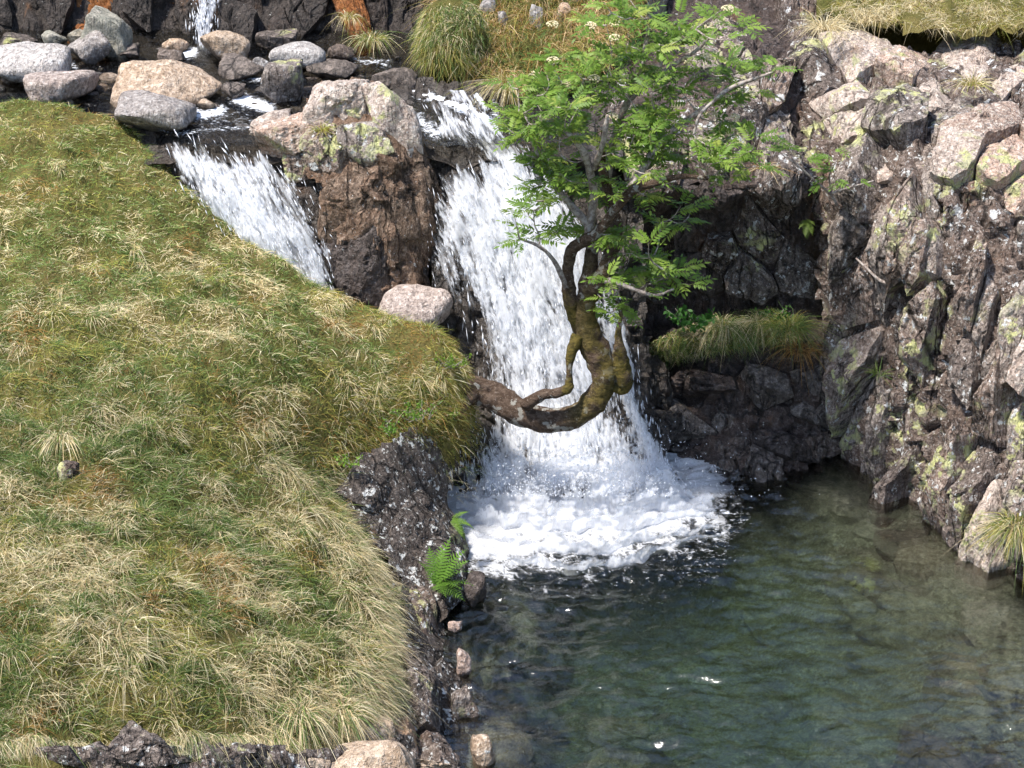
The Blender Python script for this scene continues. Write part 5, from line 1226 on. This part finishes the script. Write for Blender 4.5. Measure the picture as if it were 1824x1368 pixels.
CL = [(1150, 35, 105, 55, 26), (958, 120, 78, 45, 15), (1040, 140, 80, 50, 15), (1120, 130, 70, 50, 12), (985, 205, 95, 48, 22), (1085, 205, 95, 50, 22), (1195, 95, 70, 45, 12), (1272, 48, 58, 34, 9), (1235, 160, 80, 50, 15),
      (1315, 140, 60, 34, 8), (1366, 118, 22, 12, 3), (925, 222, 34, 26, 5), (960, 290, 72, 48, 15), (1055, 300, 85, 50, 16), (1150, 250, 80, 50, 16), (1225, 255, 85, 46, 18), (1305, 240, 50, 40, 10), (1318, 296, 36, 24, 7), (1205, 300, 68, 30, 9),
      (1000, 340, 60, 34, 8), (948, 372, 36, 30, 6), (960, 420, 50, 30, 5), (1130, 350, 50, 24, 4), (1200, 380, 52, 22, 6), (1055, 400, 40, 26, 4), (1128, 425, 48, 32, 9), (1150, 480, 56, 28, 10), (1200, 500, 32, 20, 6), (1090, 520, 36, 34, 8), (1098, 560, 34, 18, 5), (1000, 420, 30, 24, 3)]
g = np.random.default_rng(88); targets = []
for (u_, v_, ru, rv, k) in CL:
    for _ in range(max(2, int(k * .78))):
        a = g.uniform(0, 2 * np.pi); r = math.sqrt(g.random()); targets.append(at(u_ + ru * r * math.cos(a), v_ + rv * r * math.sin(a), 11.08 + g.normal(0, .16) - .0004 * (u_ - 1080) * 0 + (.2 if v_ < 180 else 0) + (-.12 if v_ > 400 else 0)))
tg = np.array(targets)
order = np.argsort(((tg[:, None] - sk[None, ::3, :3]) ** 2).sum(-1).min(1))
TV, TF, tb = [], [], 0; tips = []
P_arr = np.array(skP)
for ti in order:
    t = tg[ti]; d = t - P_arr; dist_ = np.linalg.norm(d, axis=1) + np.clip(-d[:, 2], 0, None) * 1.2
    j = int(np.argmin(dist_)); s = P_arr[j]; L = np.linalg.norm(t - s)
    mid = (s + t) / 2 + np.array([g.normal(0, .08), g.normal(0, .08), -.10]) * L
    path = spline(np.array([s, mid, t]), 7); r = np.linspace(.0042 + .010 * min(L, .5), .0016, 7)
    tv, tf, _ = tube(path, r, 5, cap=False); TV.append(tv); TF.append(tf + tb); tb += len(tv)
    P_arr = np.concatenate([P_arr, path[2:]]); tips.append((t, (t - mid) / (np.linalg.norm(t - mid) + 1e-9)))
tag(world_obj('twigs', np.concatenate(TV), np.concatenate(TF), M['twig'], tree), kind='stuff')
def holder(P):      # the branch that carries a leaf or flower head
    best = min(((np.linalg.norm(q[:, :3] - P, axis=1).min(), i) for i, q in enumerate(nodes) if limbs[i].name.startswith('branch')))
    return limbs[best[1]]
mats = []
for t, d in tips:
    k = g.integers(3, 7); a0 = g.uniform(0, 6.28)
    for i in range(k):
        a = a0 + i * 2.4 + g.normal(0, .25); el = g.uniform(-.35, .55)
        q = np.array([math.cos(a) * math.cos(el), math.sin(a) * math.cos(el), math.sin(el)]) + d * .55 + np.array([0, -.15, .0]); q /= np.linalg.norm(q)
        z = np.array([g.normal(0, .28), -.25 + g.normal(0, .25), 1.0]); y_ = np.cross(z, q); y_ /= np.linalg.norm(y_); z = np.cross(q, y_)
        s = g.uniform(.75, 1.15); vi = int(g.choice(len(LG), p=[.2, .18, .14, .1, .14, .05, .14, .05]))
        st = t - d * .03 * (i % 3)
        mats.append((vi, np.column_stack([q * s, y_ * s, z * s, st])))
front = np.argsort([m_[1][1, 3] - .15 * m_[1][2, 3] for m_ in mats])
own = set(front[:300].tolist())
BV, BT, BC, b0 = [], [], [], 0
for i, (vi, m_) in enumerate(mats):
    if i in own:
        o = link('leaf', LEAF_ME[vi], None, None, M['leaf']); o.parent = holder(m_[:, 3]); o.matrix_parent_inverse = Matrix.Translation(o.parent.location).inverted()
        mm = np.eye(4); mm[:3] = m_; o.matrix_basis = Matrix(mm.tolist())
    else:
        V, T, C = LEAVES[vi]; BV.append(V @ m_[:, :3].T + m_[:, 3]); BT.append(T + b0); BC.append(C); b0 += len(V)
tag(world_obj('foliage', np.concatenate(BV), np.concatenate(BT), M['leaf'], tree, attrs={'col': np.concatenate(BC)}, smooth=False), kind='stuff')
# creamy flower heads
def flower_mesh(seed):
    g = np.random.default_rng(seed); D1, F1 = ico(1); V = []; F = []; b = 0
    for k in range(34):
        a = g.uniform(0, 6.28); r = math.sqrt(g.random()); c = np.array([r * math.cos(a) * .034, r * math.sin(a) * .034, .016 * (1 - r * r)]); V.append(D1 * g.uniform(.004, .0065) + c); F.append(F1 + b); b += len(D1)
    return make_mesh('flower_cluster', np.concatenate(V), np.concatenate(F), smooth=False)
kf = NT('cream blossom'); pf = kf.new('ShaderNodeBsdfPrincipled'); kf.link(kf.mix(kf.ramp(kf.noise(60, 3), .4, .6), (.62, .55, .36), (.55, .46, .26)), pf.inputs['Base Color']); pf.inputs['Roughness'].default_value = .8; kf.link(pf.outputs[0], kf.out.inputs[0]); M['flower'] = kf.m
FM = [flower_mesh(i) for i in range(3)]
for i, (u_, v_) in enumerate([(984, 44), (1052, 46), (1096, 42), (985, 108), (952, 134), (972, 210), (1058, 140), (1172, 130), (1266, 48), (1296, 16), (1257, 102), (1226, 108), (1268, 205), (1308, 210), (1096, 68), (1090, 208), (1010, 150)]):
    near = min(tips, key=lambda t: np.hypot(*(np.array(proj(t[0])) - (u_, v_))))[0]
    o = link('flower_cluster', FM[i % 3], None, None, M['flower']); o.parent = holder(at(u_, v_, near[1] - .02)); o.matrix_parent_inverse = Matrix.Translation(o.parent.location).inverted()
    o.matrix_basis = Matrix.Translation(at(u_, v_, near[1] - .02)) @ Matrix.Rotation(.35, 4, 'X')
tag(tree, 'rowan tree with bent mossy trunk growing out over the pool from the grass bank', 'tree')

# ------------------------------------------------------------------ rowan seedlings in the cliff
def seedling(label, stems, leaves, scale, seed):
    g = np.random.default_rng(seed); o = empty('rowan_seedling', at(*stems[0][0][:3]))
    for s in stems:
        q = spline(px(s), 14); V, F, K = tube(q[:, :3], np.maximum(q[:, 3], .001), 6); world_obj('stem', V, [F, K], M['twig'], o)
    for (u_, v_, Y, k) in leaves:
        for i in range(k):
            a = g.uniform(0, 6.28); q = np.array([math.cos(a), math.sin(a) * .7 - .3, g.uniform(-.3, .4)]); q /= np.linalg.norm(q)
            z = np.array([g.normal(0, .25), -.4, 1.0]); y_ = np.cross(z, q); y_ /= np.linalg.norm(y_); z = np.cross(q, y_); s = scale * g.uniform(.8, 1.1)
            m_ = np.eye(4); m_[:3] = np.column_stack([q * s, y_ * s, z * s, at(u_ + g.normal(0, 10), v_ + g.normal(0, 8), Y)])
            f = link('leaf', LEAF_ME[[0, 2, 6, 1][i % 4]], None, None, M['leaf']); f.parent = o; f.matrix_parent_inverse = Matrix.Translation(o.location).inverted(); f.matrix_basis = Matrix(m_.tolist())
    return tag(o, label, 'seedling')
seedling('slender rowan seedling arching out of the right-hand cliff', [[(1492, 366, 11.95, 2.5), (1478, 345, 11.9, 2.5), (1455, 325, 11.8, 2.2), (1425, 298, 11.75, 2), (1402, 280, 11.75, 1.5)], [(1480, 345, 11.9, 2), (1510, 335, 11.85, 1.8), (1556, 322, 11.8, 1.2)], [(1480, 345, 11.9, 1.5), (1478, 310, 11.85, 1.4), (1490, 285, 11.82, 1)]],
         [(1402, 258, 11.75, 5), (1425, 290, 11.75, 2), (1485, 280, 11.8, 5), (1500, 310, 11.8, 4), (1470, 318, 11.82, 3), (1512, 326, 11.82, 2)], .85, 801)
tag(world_obj('dead_branch', *(lambda r: (r[0], [r[1], r[2]]))(tube(spline(px([(1525, 460, 11.72, 2), (1548, 482, 11.62, 4), (1568, 500, 11.58, 5), (1592, 508, 11.55, 5)]), 16)[:, :3], np.linspace(.006, .014, 16), 7, .2)), M['twig']),
    'bare dead branch sticking out of a crack in the right-hand cliff', 'branch')
